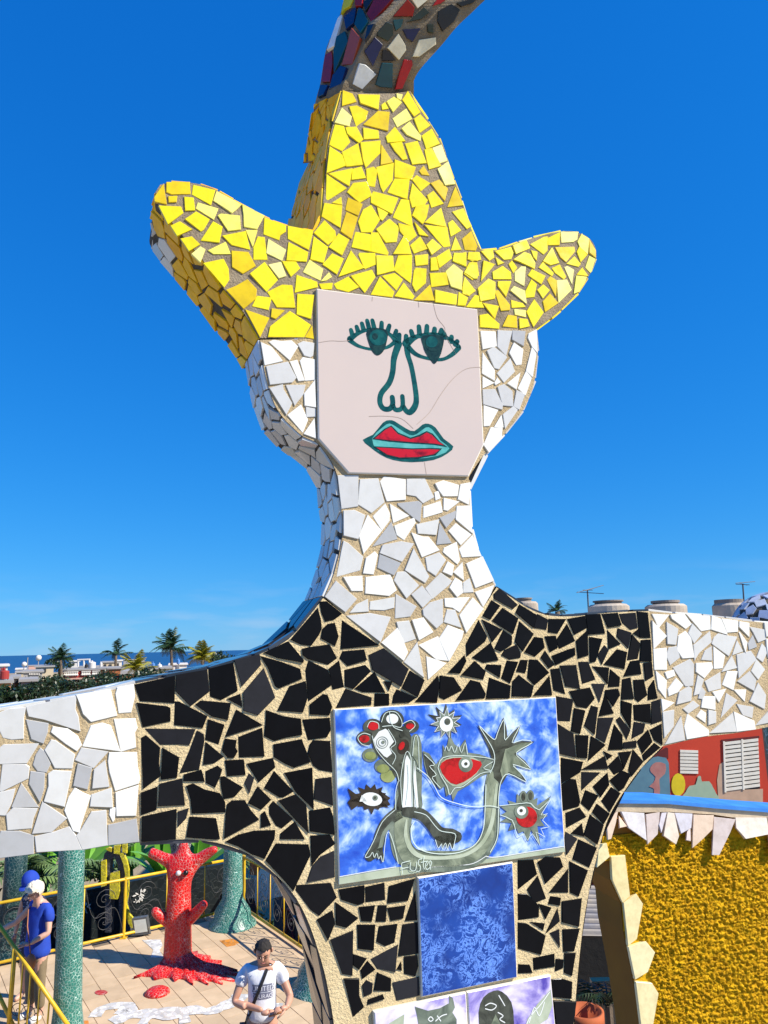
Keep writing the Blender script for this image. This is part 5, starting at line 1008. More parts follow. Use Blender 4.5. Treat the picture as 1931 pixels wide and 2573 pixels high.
ban = [blade_me('banana_blade', 1.5, .42, d_, M['banana'], rise=r_) for d_, r_ in ((.5, .9), (.8, .8), (.3, 1.2))]
for i, (x, y, Y, h, lab) in enumerate(((205,2160,18.2,1.9,'banana plant with a broad upright leaf beside the green column'),(420,2195,18.5,2.0,'banana plant with bright leaves behind the striped arch'),(500,2150,19.3,2.3,'banana plant right of the red tree, behind the back column'),(330,2150,19.6,2.4,'tall banana plant above the striped arch'),(120,2180,19.6,2.0,'banana plant in the dark behind the woman'))):
    c = ony(x, y, Y); top = Vector((c.x, Y, c.z-.3)); o = thing('banana_plant', (c.x, Y, YARD), lab, 'plant', 'banana plants beyond the fence')
    b = MB(); b.tube([(c.x, Y, YARD), (c.x+.05, Y, (YARD+top.z)/2), top], [.11, .09, .06], 8); b.build('stem', M['banana'], o, True)
    crown(o, 'leaf', ban, top, 9, 1.0, 30+i, -.85, .25)
fan = [frond_me('fan_frond', 1.3, .7, M['fan_green'], 14, .34, .6, .05), frond_me('fan_frond', 1.3, 1.0, M['fan_green'], 14, .34, .5, .05)]
for i, (x, y, Y, lab) in enumerate(((255,2190,17.5,'pale green feathery palm between the column and the arch'),(60,2190,17.7,'grey green feathery palm at the far left'),(395,2230,17.2,'low feathery palm behind the red tree'),(560,2200,17.7,'feathery palm beside the back column'))):
    c = ony(x, y, Y); top = Vector((c.x, Y, c.z-.2)); o = thing('small_palm', (c.x, Y, YARD), lab, 'palm', 'small palms beyond the fence')
    b = MB(); b.tube([(c.x, Y, YARD), top], [.09, .06], 8); b.build('trunk', M['bark'], o, True); crown(o, 'frond', fan, top, 16, 1.0, 40+i, -.8, .3)
def leafcloud(name, c, rx, ryy, rz, n, size, mt, parent=None, seed=1):
    r_ = random.Random(seed); v = []; f = []; c = Vector(c)
    cl = [Vector((r_.gauss(0, .5), r_.gauss(0, .5), r_.gauss(0, .45))) for _ in range(max(5, n//70))]
    for i in range(n):
        g = r_.choice(cl); d = g+Vector((r_.gauss(0, .2), r_.gauss(0, .2), r_.gauss(0, .2)))
        if d.length > 1: d = d/d.length*r_.uniform(.8, 1.05)
        p_ = c+Vector((d.x*rx, d.y*ryy, d.z*rz)); a_ = Vector((r_.gauss(0, 1), r_.gauss(0, 1), r_.gauss(0, 1))).normalized(); b_ = a_.cross(Vector((r_.gauss(0, 1), r_.gauss(0, 1), r_.gauss(0, 1)))).normalized(); s = size*r_.uniform(.6, 1.4); k = len(v)
        v += [p_-a_*s, p_+b_*s*.5, p_+a_*s, p_-b_*s*.5]; f.append((k, k+1, k+2, k+3))
    return meshobj(name, v, f, mt, parent)
for i, (x, y, Y, s_) in enumerate(((100,2290,17.1,1.0),(330,2300,16.8,.9),(480,2280,17.5,.9),(20,2190,17.5,2.2),(590,2260,18.0,.9))):
    c = ony(x, y, Y); o = thing('shrub', (c.x, Y, YARD), ('dark shrub low behind the woman in blue','dark shrub low behind the striped arch','dark shrub to the right of the red tree','dark tall shrub at the far left edge','dark shrub behind the back column')[i], 'shrub', 'dark shrubs beyond the fence')
    b = MB(); b.tube([(c.x, Y, YARD), (c.x, Y, c.z-.2)], [.06, .03], 6); b.build('stem', M['bark'], o); leafcloud('foliage', (c.x, Y, c.z-.6), s_, s_*.7, s_*1.0, 700, .09, M['dark_leaf'], o, i)
# ------------------------------------------------------------------ people
M['skin'] = mat('skin', (.56, .30, .20), .5, (.48, .24, .155), 9); M['skin_pink'] = mat('skin_pink', (.60, .36, .27), .5, (.52, .29, .21), 9)
M['hair_dark'] = mat('hair_dark', (.010, .008, .007), .85, (.022, .017, .014), 60, .6, 120, .004); M['hair_white'] = mat('hair_white', (.78, .72, .58), .6, (.62, .55, .42), 60, .8, 90, .006)
def cloth(name, c, c2, sc=6): return mat(name, c, .85, c2, sc, .5, 14, .01)
M['tee'] = cloth('white_cotton', (.76, .77, .82), (.70, .72, .78)); M['blue_tunic'] = cloth('blue_cotton', (.010, .055, .42), (.008, .04, .33)); M['khaki'] = cloth('khaki', (.22, .17, .10), (.16, .12, .07)); M['leather'] = mat('tan_leather', (.36, .13, .04), .5); M['strapm'] = mat('black_strap', (.012, .012, .016), .6); M['shoe'] = mat('white_shoe', (.7, .7, .7), .6); M['lens'] = mat('dark_lens', (.012, .01, .012), .15); M['lip'] = mat('lips', (.35, .11, .09), .5); M['print_grey'] = mat('shirt_print', (.16, .17, .24), .8); M['print_white'] = mat('shirt_letters', (.72, .73, .80), .8)
t = NT('floral_shorts'); t.col(t.ramp(t.noise(26, 2, .5, 1.2), [(.50, (.015, .022, .075)), (.54, (.62, .66, .76))])); M['floral'] = t.fin(.8)
t = NT('navy_dots'); vo = t.n('ShaderNodeTexVoronoi'); vo.inputs['Scale'].default_value = 34; t.l(t.pos, vo.inputs['Vector']); t.col(t.ramp(vo.outputs['Distance'], [(.20, (.35, .40, .6)), (.26, (.012, .016, .05))])); M['navy_dots'] = t.fin(.8)
def hand(wrist, dirv, up, s=1.0, curl=.5):
    """palm plus four fingers of unequal length and a thumb that leaves the side"""
    d = Vector(dirv).normalized(); u_ = Vector(up); u_ = (u_-d*u_.dot(d)).normalized(); sd = d.cross(u_)
    w = Vector(wrist); pc_ = w+d*.055*s; b = MB()
    b.add(*skin([w-d*.02*s, w+d*.03*s, w+d*.075*s], [.024*s, .030*s, .032*s], [(0, 1), (1, 2)], 1))
    for k, (off, L) in enumerate(((-.027, .066), (-.009, .078), (.009, .073), (.026, .056))):
        p0 = w+d*.085*s+sd*off*s; p1 = p0+(d*.9-u_*.35*curl)*L*.45*s; p2 = p1+(d*.5-u_*1.0*curl)*L*.33*s; p3 = p2+(d*.1-u_*1.1*curl)*L*.26*s
        b.tube([p0-d*.02*s, p0, p1, p2, p3], [.010*s, .0095*s, .009*s, .008*s, .006*s], 6)
    t0 = w+d*.03*s-sd*.026*s; b.tube([t0, t0+(d*.5-sd*.75)*.035*s, t0+(d*.95-sd*.75-u_*.3)*.06*s, t0+(d*1.2-sd*.55-u_*.6)*.075*s], [.012*s, .011*s, .010*s, .007*s], 6)
    return b
def person(label, base, yaw, sc, arms, headt, skinm, bow=24):
    """arms: two lists (shoulder side, elbow, wrist, hand direction, palm-up vector); facing local -y"""
    root = thing('person', base, label, 'person'); Mx = Matrix.Translation(Vector(base)) @ Matrix.Rotation(yaw, 4, 'Z') @ Matrix.Scale(sc, 4)
    hx, hy_, hz_ = headt
    P = [(0, 0, .95), (0, 0, 1.10), (0, .01, 1.27), (0, .015, 1.39), (hx*.3, hy_*.3+.005, 1.485), (hx*.7, hy_*.7-.0, 1.555), (hx, hy_-.01, 1.63+hz_), (hx, hy_, 1.70+hz_)]
    R_ = [.145, .130, .145, .115, .056, .066, .092, .074]; Ed = [(i, i+1) for i in range(7)]
    for sx, (el, wr, hd, up) in zip((-1, 1), arms):
        k = len(P); P += [(sx*.15, .015, 1.405), (sx*.195, .012, 1.37), tuple(Vector((sx*.195, .012, 1.37)).lerp(Vector(el), .5)), el, tuple(Vector(el).lerp(Vector(wr), .35)), wr]; R_ += [.062, .056, .047, .040, .040, .027]; Ed += [(3, k)]+[(k+i, k+i+1) for i in range(5)]
    for sx in (-1, 1):
        k = len(P); P += [(sx*.09, 0, .86), (sx*.10, -.01, .66), (sx*.105, -.015, .49), (sx*.105, .015, .30), (sx*.105, .02, .09), (sx*.11, -.06, .045), (sx*.115, -.14, .03)]; R_ += [.095, .078, .056, .055, .040, .040, .032]; Ed += [(0, k)]+[(k+i, k+i+1) for i in range(6)]
    vv, ff = skin(P, R_, Ed); vv = [Vector((p_.x, p_.y*(.8 if abs(p_.x) < .17 and .9 < p_.z < 1.42 else 1), p_.z)) for p_ in vv]
    b = MB(); b.add(vv, ff); H = Vector((hx, hy_-.01, 1.63+hz_)); HM = Matrix.Translation(H) @ Matrix.Rotation(math.radians(bow), 4, 'X')
    def hv(*p_): return HM @ Vector(p_)
    for sx, (el, wr, hd, up) in zip((-1, 1), arms): hb = hand(wr, hd, up); b.add(hb.v, hb.f)
    b.add(*skin([hv(0, -.075, .03), hv(0, -.098, -.0), hv(0, -.108, -.022)], [.010, .013, .017], [(0, 1), (1, 2)], 1))
    for sx in (-1, 1): b.add(*skin([hv(sx*.085, .01, -.02), hv(sx*.095, .018, .012), hv(sx*.09, .02, .03)], [.012, .015, .010], [(0, 1), (1, 2)], 1))
    def W3_(b): b.v = [Mx @ x for x in b.v]; return b
    W3_(b).build('body', skinm, root, True)
    def put(name, mt, pos, rad, ed, sub=2, flat=.8, extra=None):
        v_, f_ = skin(pos, rad, ed, sub); c = MB(); c.add([Vector((x.x, x.y*(flat if abs(x.x) < .2 else 1), x.z)) for x in v_], f_)
        return W3_(c).build(name, mt, root, True), c
    def feat(name, mt, pts, r_, n=6): c = MB(); c.tube([hv(*p_) for p_ in pts], r_, n); return W3_(c).build(name, mt, root, True)
    feat('mouth', M['lip'], [(-.026, -.088, -.055), (0, -.097, -.053), (.026, -.088, -.055)], [.004, .007, .004])
    return root, put, feat, Mx, HM
# the man in the white T-shirt
mb = onz(660, 2352, 1.67); base = Vector((mb.x, mb.y, 0))
# feet rest on the terrace; his head sits at the height of the top of his hair
arms = (((-.29, -.05, 1.13), (.02, -.29, 1.11), (1, -.15, .02), (0, -.2, 1)), ((.30, -.08, 1.16), (.27, -.33, 1.16), (-.9, -.35, .05), (0, -.2, 1)))
man, put, feat, Mx, H = person('man in a white T-shirt and floral shorts with a strap across his chest', base, math.radians(6), .96, arms, (.015, -.085, -.015), M['skin'])
sh, shb = put('t_shirt', M['tee'], [(0, 0, .90), (0, 0, 1.0), (0, .0, 1.15), (0, .01, 1.30), (0, .015, 1.39), (0, .01, 1.455), (-.15, .015, 1.40), (-.205, .01, 1.35), (-.245, -.012, 1.25), (.15, .015, 1.40), (.205, .01, 1.35), (.243, -.03, 1.255)], [.172, .166, .160, .168, .135, .080, .085, .082, .078, .085, .082, .078], [(0, 1), (1, 2), (2, 3), (3, 4), (4, 5), (4, 6), (6, 7), (7, 8), (4, 9), (9, 10), (10, 11)])
put('shorts', M['floral'], [(0, 0, .94), (0, 0, .86), (-.09, 0, .78), (-.105, -.01, .66), (-.115, -.015, .54), (.09, 0, .78), (.105, -.01, .66), (.115, -.015, .54)], [.162, .160, .115, .112, .108, .115, .112, .108], [(0, 1), (1, 2), (2, 3), (3, 4), (1, 5), (5, 6), (6, 7)])
def ball(c, rx, ry_, rz, cut=None, n=14, wob=0, seed=0):
    v = []; f = []; c = Vector(c)
    for i in range(n+1):
        for k in range(2*n):
            a_, t_ = math.pi*i/n, math.pi*k/n; d = Vector((math.sin(a_)*math.cos(t_), math.sin(a_)*math.sin(t_), math.cos(a_))); w = 1+wob*noise.noise(d*6+Vector((seed, 0, 0))); v.append(c+Vector((d.x*rx*w, d.y*ry_*w, d.z*rz*w)))
    for i in range(n):
        for k in range(2*n):
            q_ = (i*2*n+k, (i+1)*2*n+k, (i+1)*2*n+(k+1) % (2*n), i*2*n+(k+1) % (2*n))
            if cut is None or all(cut(v[x]) for x in q_): f.append(q_)
    return v, f
def hair(root, Mx, HM, mt, front, rx=.098, ry_=.108, rz=.098, wob=.10, low=-.05):
    b = MB(); b.add(*ball((0, .018, .030), rx, ry_, rz, lambda p_: (p_.y > -.015 and p_.z > low) or p_.z > front-.25*max(0, abs(p_.x)-.03), 18, wob)); b.v = [Mx @ HM @ x for x in b.v]; return b.build('hair', mt, root, True)
hair(man, Mx, H, M['hair_dark'], .070, .090, .100, .088, .16, -.025)
for sx in (-1, 1):
    feat('eye', M['lens'], [(sx*.048, -.078, .008), (sx*.032, -.088, .008), (sx*.018, -.091, .008)], [.004, .0075, .004]); feat('eyebrow', M['hair_dark'], [(sx*.056, -.074, .030), (sx*.034, -.090, .034), (sx*.014, -.094, .031)], [.003, .006, .004])
inv = Mx.inverted(); bv = BVHTree.FromPolygons([inv @ x for x in shb.v], shb.f)
def onshirt(x, z, off=.004):
    h_ = bv.ray_cast(Vector((x, -1, z)), Vector((0, 1, 0))); return Vector((x, (h_[0].y if h_[0] else -.12)-off, z))
def front_ribbon(name, mt, pts, w, parent, off=.006):
    v = []
    for i, (x, z) in enumerate(pts):
        a_ = pts[max(i-1, 0)]; c_ = pts[min(i+1, len(pts)-1)]; t_ = Vector((c_[0]-a_[0], c_[1]-a_[1])).normalized()
        for s in (-1, 1): v.append(Mx @ onshirt(x-t_.y*w*s, z+t_.x*w*s, off))
    return meshobj(name, v, [(2*i, 2*i+1, 2*i+3, 2*i+2) for i in range(len(pts)-1)], mt, parent)
bag = thing('shoulder_bag', Mx @ Vector((-.20, -.05, .82)), 'small black shoulder bag hanging at the side of the man in the white T-shirt', 'bag')
sp_ = [(.055+(-.235)*k/16, 1.44-.53*k/16) for k in range(17)]
front_ribbon('strap', M['strapm'], sp_, .016, bag, .009)
b = MB(); b.box((-.235, -.13, .70), (-.165, .03, .90)); b.v = [Mx @ x for x in b.v]; b.build('pouch', M['strapm'], bag)
def shirt_text(txt, cx, cz, size):
    cu = bpy.data.curves.new('lettering', 'FONT'); cu.body = txt; cu.size = size; cu.align_x = 'CENTER'; o = bpy.data.objects.new('tmp', cu); COL.objects.link(o)
    dg = bpy.context.evaluated_depsgraph_get(); me = bpy.data.meshes.new_from_object(o.evaluated_get(dg)); v = [Mx @ onshirt(cx+x.co.x, cz+x.co.y, .005) for x in me.vertices]; f = [tuple(p_.vertices) for p_ in me.polygons]; bpy.data.objects.remove(o); meshobj('lettering', v, f, M['print_white'], man)
for (x0, x1, z0, z1) in ((-.10, .13, 1.235, 1.305), (-.09, .12, 1.165, 1.228)):
    v = [Mx @ onshirt(x0+(x1-x0)*i/10, z0+(z1-z0)*j/3, .003) for j in range(4) for i in range(11)]; meshobj('shirt_print', v, [(j*11+i, j*11+i+1, j*11+12+i, j*11+11+i) for j in range(3) for i in range(10)], M['print_grey'], man)
shirt_text('UNITED', .015, 1.245, .065); shirt_text('COURAGE', .015, 1.175, .055)
b = MB(); b.tube([Mx @ Vector((.09, -.33, 1.09)), Mx @ Vector((.22, -.40, 1.15))], .008, 6); tag(b.build('pen', M['leather'], None, True), 'thin stick held between the hands of the man in the white T-shirt', 'stick')
# the woman in blue
wb = onz(104, 2216, 1.64); base = Vector((wb.x, wb.y, 0))
arms = (((-.37, -.10, 1.17), (-.58, -.24, 1.06), (-.9, -.3, -.15), (0, 0, 1)), ((.27, -.03, 1.12), (.14, -.24, 1.02), (-.9, -.3, .1), (0, -.3, 1)))
wom, put, feat, Mx, H = person('white-haired woman in a long blue top reaching for the handrail', base, math.radians(-32), .955, arms, (.0, -.085, -.02), M['skin_pink'])
put('tunic', M['blue_tunic'], [(0, 0, .74), (0, 0, .90), (0, 0, 1.08), (0, .005, 1.27), (0, .015, 1.385), (0, .01, 1.46), (-.15, .015, 1.40), (-.205, .01, 1.355), (.15, .015, 1.40), (.21, .01, 1.33), (.25, -.005, 1.22)], [.225, .205, .178, .168, .13, .075, .078, .068, .078, .076, .066], [(0, 1), (1, 2), (2, 3), (3, 4), (4, 5), (4, 6), (6, 7), (4, 8), (8, 9), (9, 10)])
put('trousers', M['khaki'], [(0, 0, .86), (0, 0, .80), (-.09, 0, .72), (-.105, -.015, .48), (-.105, .015, .14), (.09, 0, .72), (.105, -.015, .48), (.105, .015, .14)], [.15, .15, .105, .088, .075, .105, .088, .075], [(0, 1), (1, 2), (2, 3), (3, 4), (1, 5), (5, 6), (6, 7)])
for sx in (-1, 1): put('shoe', M['shoe'], [(sx*.105, .04, .045), (sx*.11, -.05, .045), (sx*.115, -.15, .035)], [.048, .05, .042], [(0, 1), (1, 2)], 2, 1)
hair(wom, Mx, H, M['hair_white'], .05, .118, .126, .112, .16, -.075)
feat('glasses', M['lens'], [(-.088, -.045, .02), (-.062, -.085, .02), (-.03, -.099, .016), (0, -.101, .022), (.03, -.099, .016), (.062, -.085, .02), (.088, -.045, .02)], .0045)
hb_ = thing('handbag', Mx @ Vector((.2, -.16, .72)), 'tan leather handbag hanging at the hip of the woman in blue', 'bag')
b = MB(); b.add(*ball((.17, -.20, .80), .085, .05, .10)); b.v = [Mx @ x for x in b.v]; b.build('pouch', M['leather'], hb_, True)
b = MB(); b.tube([Mx @ Vector(p_) for p_ in ((-.13, .02, 1.46), (-.09, -.11, 1.38), (0, -.17, 1.2), (.10, -.19, 1.0), (.15, -.20, .88))], .008, 6); b.build('strap', M['leather'], hb_, True)
# the person behind her
pb = ony(88, 2192, wb.y+.55); base = Vector((pb.x, pb.y, 0))
arms = (((-.26, .0, 1.13), (-.27, -.05, .9), (0, -.1, -1), (-1, 0, 0)), ((.26, .0, 1.13), (.27, -.05, .9), (0, -.1, -1), (1, 0, 0)))
p2, put, feat, Mx, H = person('person in a blue cap and dotted navy dress half hidden behind the woman', base, math.radians(-20), pb.z/1.79, arms, (.0, -.05, 0), M['skin_pink'])
put('dress', M['navy_dots'], [(0, 0, .58), (0, 0, .8), (0, 0, 1.08), (0, .005, 1.27), (0, .015, 1.385), (0, .01, 1.46), (-.15, .015, 1.40), (-.205, .01, 1.33), (.15, .015, 1.40), (.205, .01, 1.33)], [.21, .19, .155, .16, .13, .075, .078, .07, .078, .07], [(0, 1), (1, 2), (2, 3), (3, 4), (4, 5), (4, 6), (6, 7), (4, 8), (8, 9)])
b = MB(); b.add(*ball((0, .01, .055), .122, .135, .165, lambda p_: p_.z > .03)); b.add(*ball((0, -.11, .045), .085, .09, .012)); b.v = [Mx @ H @ x for x in b.v]; b.build('cap', M['blue_tunic'], p2, True)
hair(p2, Mx, H, M['hair_dark'], .2)
# ------------------------------------------------------------------ the yellow stucco piece with tile teeth
YW, YT = 2.6, .16
M['stucco'] = mat('yellow_stucco', (.76, .43, .006), .85, (.60, .31, .004), 30, 1.0, 190, .006, .2)
M['shaded_side'] = mat('shaded_yellow_side', (.32, .125, .002), .8, (.25, .095, .002), 6, .3, 50, .003)  # slab's yellow darkened, the shade of its left side put into the colour
M['blue_paint'] = mat('blue_paint', (.03, .19, .62), .55, (.05, .26, .68), 14, .3, 40, .002)
M['plaster'] = mat('plaster', (.58, .47, .33), .9, (.44, .35, .24), 16, .6, 90, .003)
M['tooth'] = glaze('tooth_glaze', [(0, (.74, .70, .68)), (.35, (.58, .55, .60)), (.7, (.74, .55, .40)), (1, (.78, .72, .62))]); M['border'] = glaze('border_glaze', [(0, (.86, .70, .33)), (.6, (.88, .79, .46)), (1, (.86, .66, .28))])
sw = thing('stucco_slab', ony(*q1('7', 1200, 1770), YW+.1)*1.0, 'rough yellow stucco slab with tile teeth under a blue ledge', 'sculpture')
YA = math.radians(14); yd = Vector((math.cos(YA), math.sin(YA), 0)); yn = Vector((math.sin(YA), -math.cos(YA), 0)); yO = Vector((.72, YW, EYE))
def y3(k, pts, o_=0):
    out = []
    for p_ in q(k, *pts):
        d_ = ray(*p_); t_ = (yO+yn*o_-EYEV).dot(yn)/d_.dot(yn); out.append(EYEV+d_*t_)
    return out
def y2(P): return [Vector(((p_-yO).dot(yd), p_.z)) for p_ in P]
def yw(x, z, o_=0): return Vector((yO.x, yO.y, z))+yd*x+yn*o_
lf = y3('7', [(560,520),(548,600),(540,700),(604,690),(612,820),(682,970),(700,1160),(740,1360),(765,1490),(812,1770),(850,2050),(880,2260)])
FR = lf + y3('7', [(2600,2260),(2600,440),(1660,372),(1300,345),(650,335)])
b = MB(); b.prism(FR[::-1], -yn*YT); b.build('body', M['shaded_side'], sw)
F2 = y2(FR); bord = y2(y3('7', [(735,650),(750,900),(820,960),(800,1190),(900,1290),(860,1430),(925,1560),(890,1780),(900,2200),(2600,2260),(2600,600),(1900,560),(1400,540),(800,520),(640,520),(600,600)]))
lo_, hi_ = y2(y3('7', [(500, 2100), (1900, 400)]))
st_ = .0032; nx_, nz_ = int((hi_.x-lo_.x)/st_), int((hi_.y-lo_.y)/st_); v = []; idx = {}; f = []
for j in range(nz_+1):
    for i in range(nx_+1):
        p_ = Vector((lo_.x+i*st_, lo_.y+j*st_))
        if not inside(p_, F2): continue
        x, z = p_; k = 1.0 if inside(p_, bord) else .15
        d = noise.noise(Vector((x*215, z*215, 3))); d2 = noise.noise(Vector((x*85, z*85, 9))); d3 = noise.noise(Vector((x*330, z*330, 5)))
        h = max(0, 1-abs(d)*2.2+d2*.7)*.0105+d3*.0028
        idx[(i, j)] = len(v); v.append(yw(x, z, .003+k*h))
for (i, j) in list(idx):
    if (i+1, j) in idx and (i, j+1) in idx and (i+1, j+1) in idx: f.append((idx[(i, j)], idx[(i+1, j)], idx[(i+1, j+1)], idx[(i, j+1)]))
tag(meshobj('stucco_relief', v, f, M['stucco'], sw, True), kind='stuff')
b = MB(); b.prism(y3('7', [(655,312),(1000,316),(1300,345),(1660,372),(2600,430),(2600,490),(1660,410),(1420,405),(1290,385),(1000,368),(840,372),(650,368)], .012), -yn*.03); b.build('plaster_band', M['plaster'], sw)
b = MB(); b.prism(y3('7', [(640,287),(840,292),(1000,293),(1300,320),(1660,348),(2600,410),(2600,436),(1660,372),(1300,345),(1000,316),(640,312)], .02), -yn*.15); b.build('ledge', M['blue_paint'], sw)
rt = random.Random(4)
for pts in ([(580,440),(640,375),(660,368),(640,440),(600,540),(578,545)],[(668,395),(705,460),(655,470)],[(680,366),(835,375),(835,550),(720,470)],[(845,385),(935,370),(910,510),(840,575)],[(950,375),(984,372),(928,500),(920,450)],[(988,370),(1030,375),(1050,520),(1025,575),(945,520)],[(1034,375),(1150,380),(1130,470),(1060,505)],[(1115,485),(1138,475),(1125,555),(1095,550)],[(1155,385),(1290,390),(1275,480),(1210,540),(1135,600)],[(1295,400),(1430,415),(1390,500),(1310,645),(1265,645)],[(1436,405),(1640,405),(1635,510),(1480,540),(1432,470)],[(1650,402),(1790,410),(1770,520),(1700,640),(1645,630)],[(1800,415),(1930,420),(1880,600),(1820,560)],[(1940,420),(2080,430),(2050,560),(1960,640)]):
    P = y3('7', pts, .016); 
    zt, zb = max(p_.z for p_ in P), min(p_.z for p_ in P); P = [p_+yn*(.016*(zt-p_.z)/(zt-zb)) for p_ in P]
    n_ = (P[1]-P[0]).cross(P[2]-P[0]).normalized(); n_ = n_ if n_.y < 0 else -n_; piece('tile_tooth', P, n_, .006, M['tooth'], sw, rt, 3)
for pts in ([(530,582),(582,572),(600,660),(517,730)],[(610,658),(702,650),(735,918),(686,962),(618,812)],[(692,962),(775,902),(820,970),(780,1200),(722,1246),(712,1150)],[(724,1252),(840,1217),(900,1290),(852,1418),(768,1468)],[(772,1482),(880,1492),(922,1560),(886,1770),(880,1850),(818,1850)],[(826,1862),(880,1862),(930,1960),(900,2140),(866,2160)]):
    piece('border_tile', y3('7', pts, .004), yn, .011, M['border'], sw, rt, .6)

# ------------------------------------------------------------------ red house with shutters, beyond
HY = 15.0
M['red_wall'] = mat('red_wall', (.62, .05, .018), .8, (.52, .035, .012), 1.3, .3, 20, .004); M['shutter'] = mat('shutter_white', (.90, .84, .70), .6, (.80, .72, .58), 5); M['teal_paint'] = mat('teal_wall', (.12, .26, .32), .8, (.09, .20, .26), 3); M['yellow_blob'] = mat('sun_yellow', (.82, .62, .01), .6); M['mint'] = mat('mint_paint', (.38, .50, .34), .8, (.33, .44, .30), 5); M['rose'] = mat('rose_paint', (.42, .16, .14), .8, (.5, .22, .18), 6); M['maroon_p'] = mat('maroon_paint', (.14, .012, .012), .8); M['roofdark'] = mat('dark_opening', (.012, .012, .014), .8)
hs_ = thing('red_house', Vector((ony(*q1('6', 1300, 1400), HY).x, HY+2, gz(HY))), 'red house with white louvred shutters and a painted mural on its front', 'house')
xl, xr = ony(*q1('6', 700, 1200), HY).x, ony(*q1('6', 1640, 1200), HY).x; zr = EYE+.05
b = MB(); b.box((xl, HY, gz(HY)), (xr, HY+6, zr)); b.build('wall', M['red_wall'], hs_)
b = MB(); b.box((xl-.1, HY-.12, zr), (xr+.1, HY+6.1, zr+.12)); b.build('roof', M['concrete'], hs_)
def hp(name, mm, pts, o_, dep, parent=None, k='6', smooth=0):
    P = [ony(*p_, HY-o_) for p_ in q(k, *pts)]
    if smooth: P = catmull(P, smooth, True)
    b = MB(); b.prism(P, (0, dep, 0)); return b.build(name, M[mm], parent or hs_)
hp('mural_panel', 'teal_paint', [(700,1500),(700,1330),(840,1230),(870,1200),(930,1185),(985,1195),(1003,1230),(1014,1470),(1000,1500)], .006, .004)
hp('mural_panel', 'maroon_p', [(860,1200),(985,1125),(998,1130),(1000,1200),(930,1183)], .004, .003)  # flat maroon panel in place of the dark red recess
hp('mural_figure', 'rose', [(880,1260),(915,1225),(980,1235),(978,1300),(940,1335),(945,1400),(935,1470),(905,1470),(905,1400),(872,1385),(900,1360),(915,1320),(885,1290)], .012, .004, smooth=2)
hp('mural_sun', 'yellow_blob', [(1065,1297),(1100,1320),(1112,1375),(1098,1425),(1062,1450),(1030,1425),(1020,1375),(1032,1320)], .012, .004, smooth=2)
hp('mural_bush', 'mint', [(1100,1470),(1115,1420),(1140,1380),(1180,1372),(1195,1320),(1215,1318),(1222,1352),(1270,1350),(1295,1390),(1315,1430),(1325,1480)], .012, .004, smooth=2)
hp('mural_panel', 'peach', [(1330,1470),(1322,1340),(1338,1240),(1362,1222),(1368,1410),(1625,1400),(1625,1500)], .006, .004)
for (x0, x1, y0, y1, n_) in ((1078,1197,1142,1302,7),):
    w_ = hp('window', 'roofdark', [(x0,y0),(x1,y0+4),(x1,y1-3),(x0+6,y1)], .004, .02)
    for i in range(n_): ya, yb_ = y0+(y1-y0)*i/n_, y0+(y1-y0)*(i+.8)/n_; hp('slat', 'shutter', [(x0,ya),(x1,ya+4),(x1,yb_+3),(x0,yb_)], .014, .010, w_)
w_ = hp('window', 'roofdark', [(1362,1085),(1590,1062),(1606,1398),(1375,1430)], .004, .02)
hp('window_frame', 'maroon_p', [(1350,1075),(1600,1050),(1602,1064),(1352,1090)], .010, .006, w_)
for xa, xb in ((1366,1478),(1486,1594)):
    for i in range(12):
        t0, t1 = i/12, (i+.72)/12; e0, e1 = (xa-1366)/228, (xb-1366)/228
        def yy(e, t_): return 1092-26*e + t_*(332-6*e)
        hp('slat', 'shutter', [(xa+10*t0,yy(e0,t0)),(xb+12*t0,yy(e1,t0)),(xb+12*t1,yy(e1,t1)),(xa+10*t1,yy(e0,t1))], .016, .012, w_)
    hp('shutter_stile', 'shutter', [(xa-4,yy(e0,0)-6),(xa+8,yy(e0,0)-6),(xa+18,yy(e0,1)),(xa+6,yy(e0,1))], .02, .015, w_)
b = MB(); b.box((xr+.004, HY+.5, gz(HY)), (xr+9, HY+6, zr-.6)); tag(b.build('dark_house', mat('dark_house_wall', (.06, .05, .05), .8)), 'dark house wall at the right edge beside the red house', 'house')
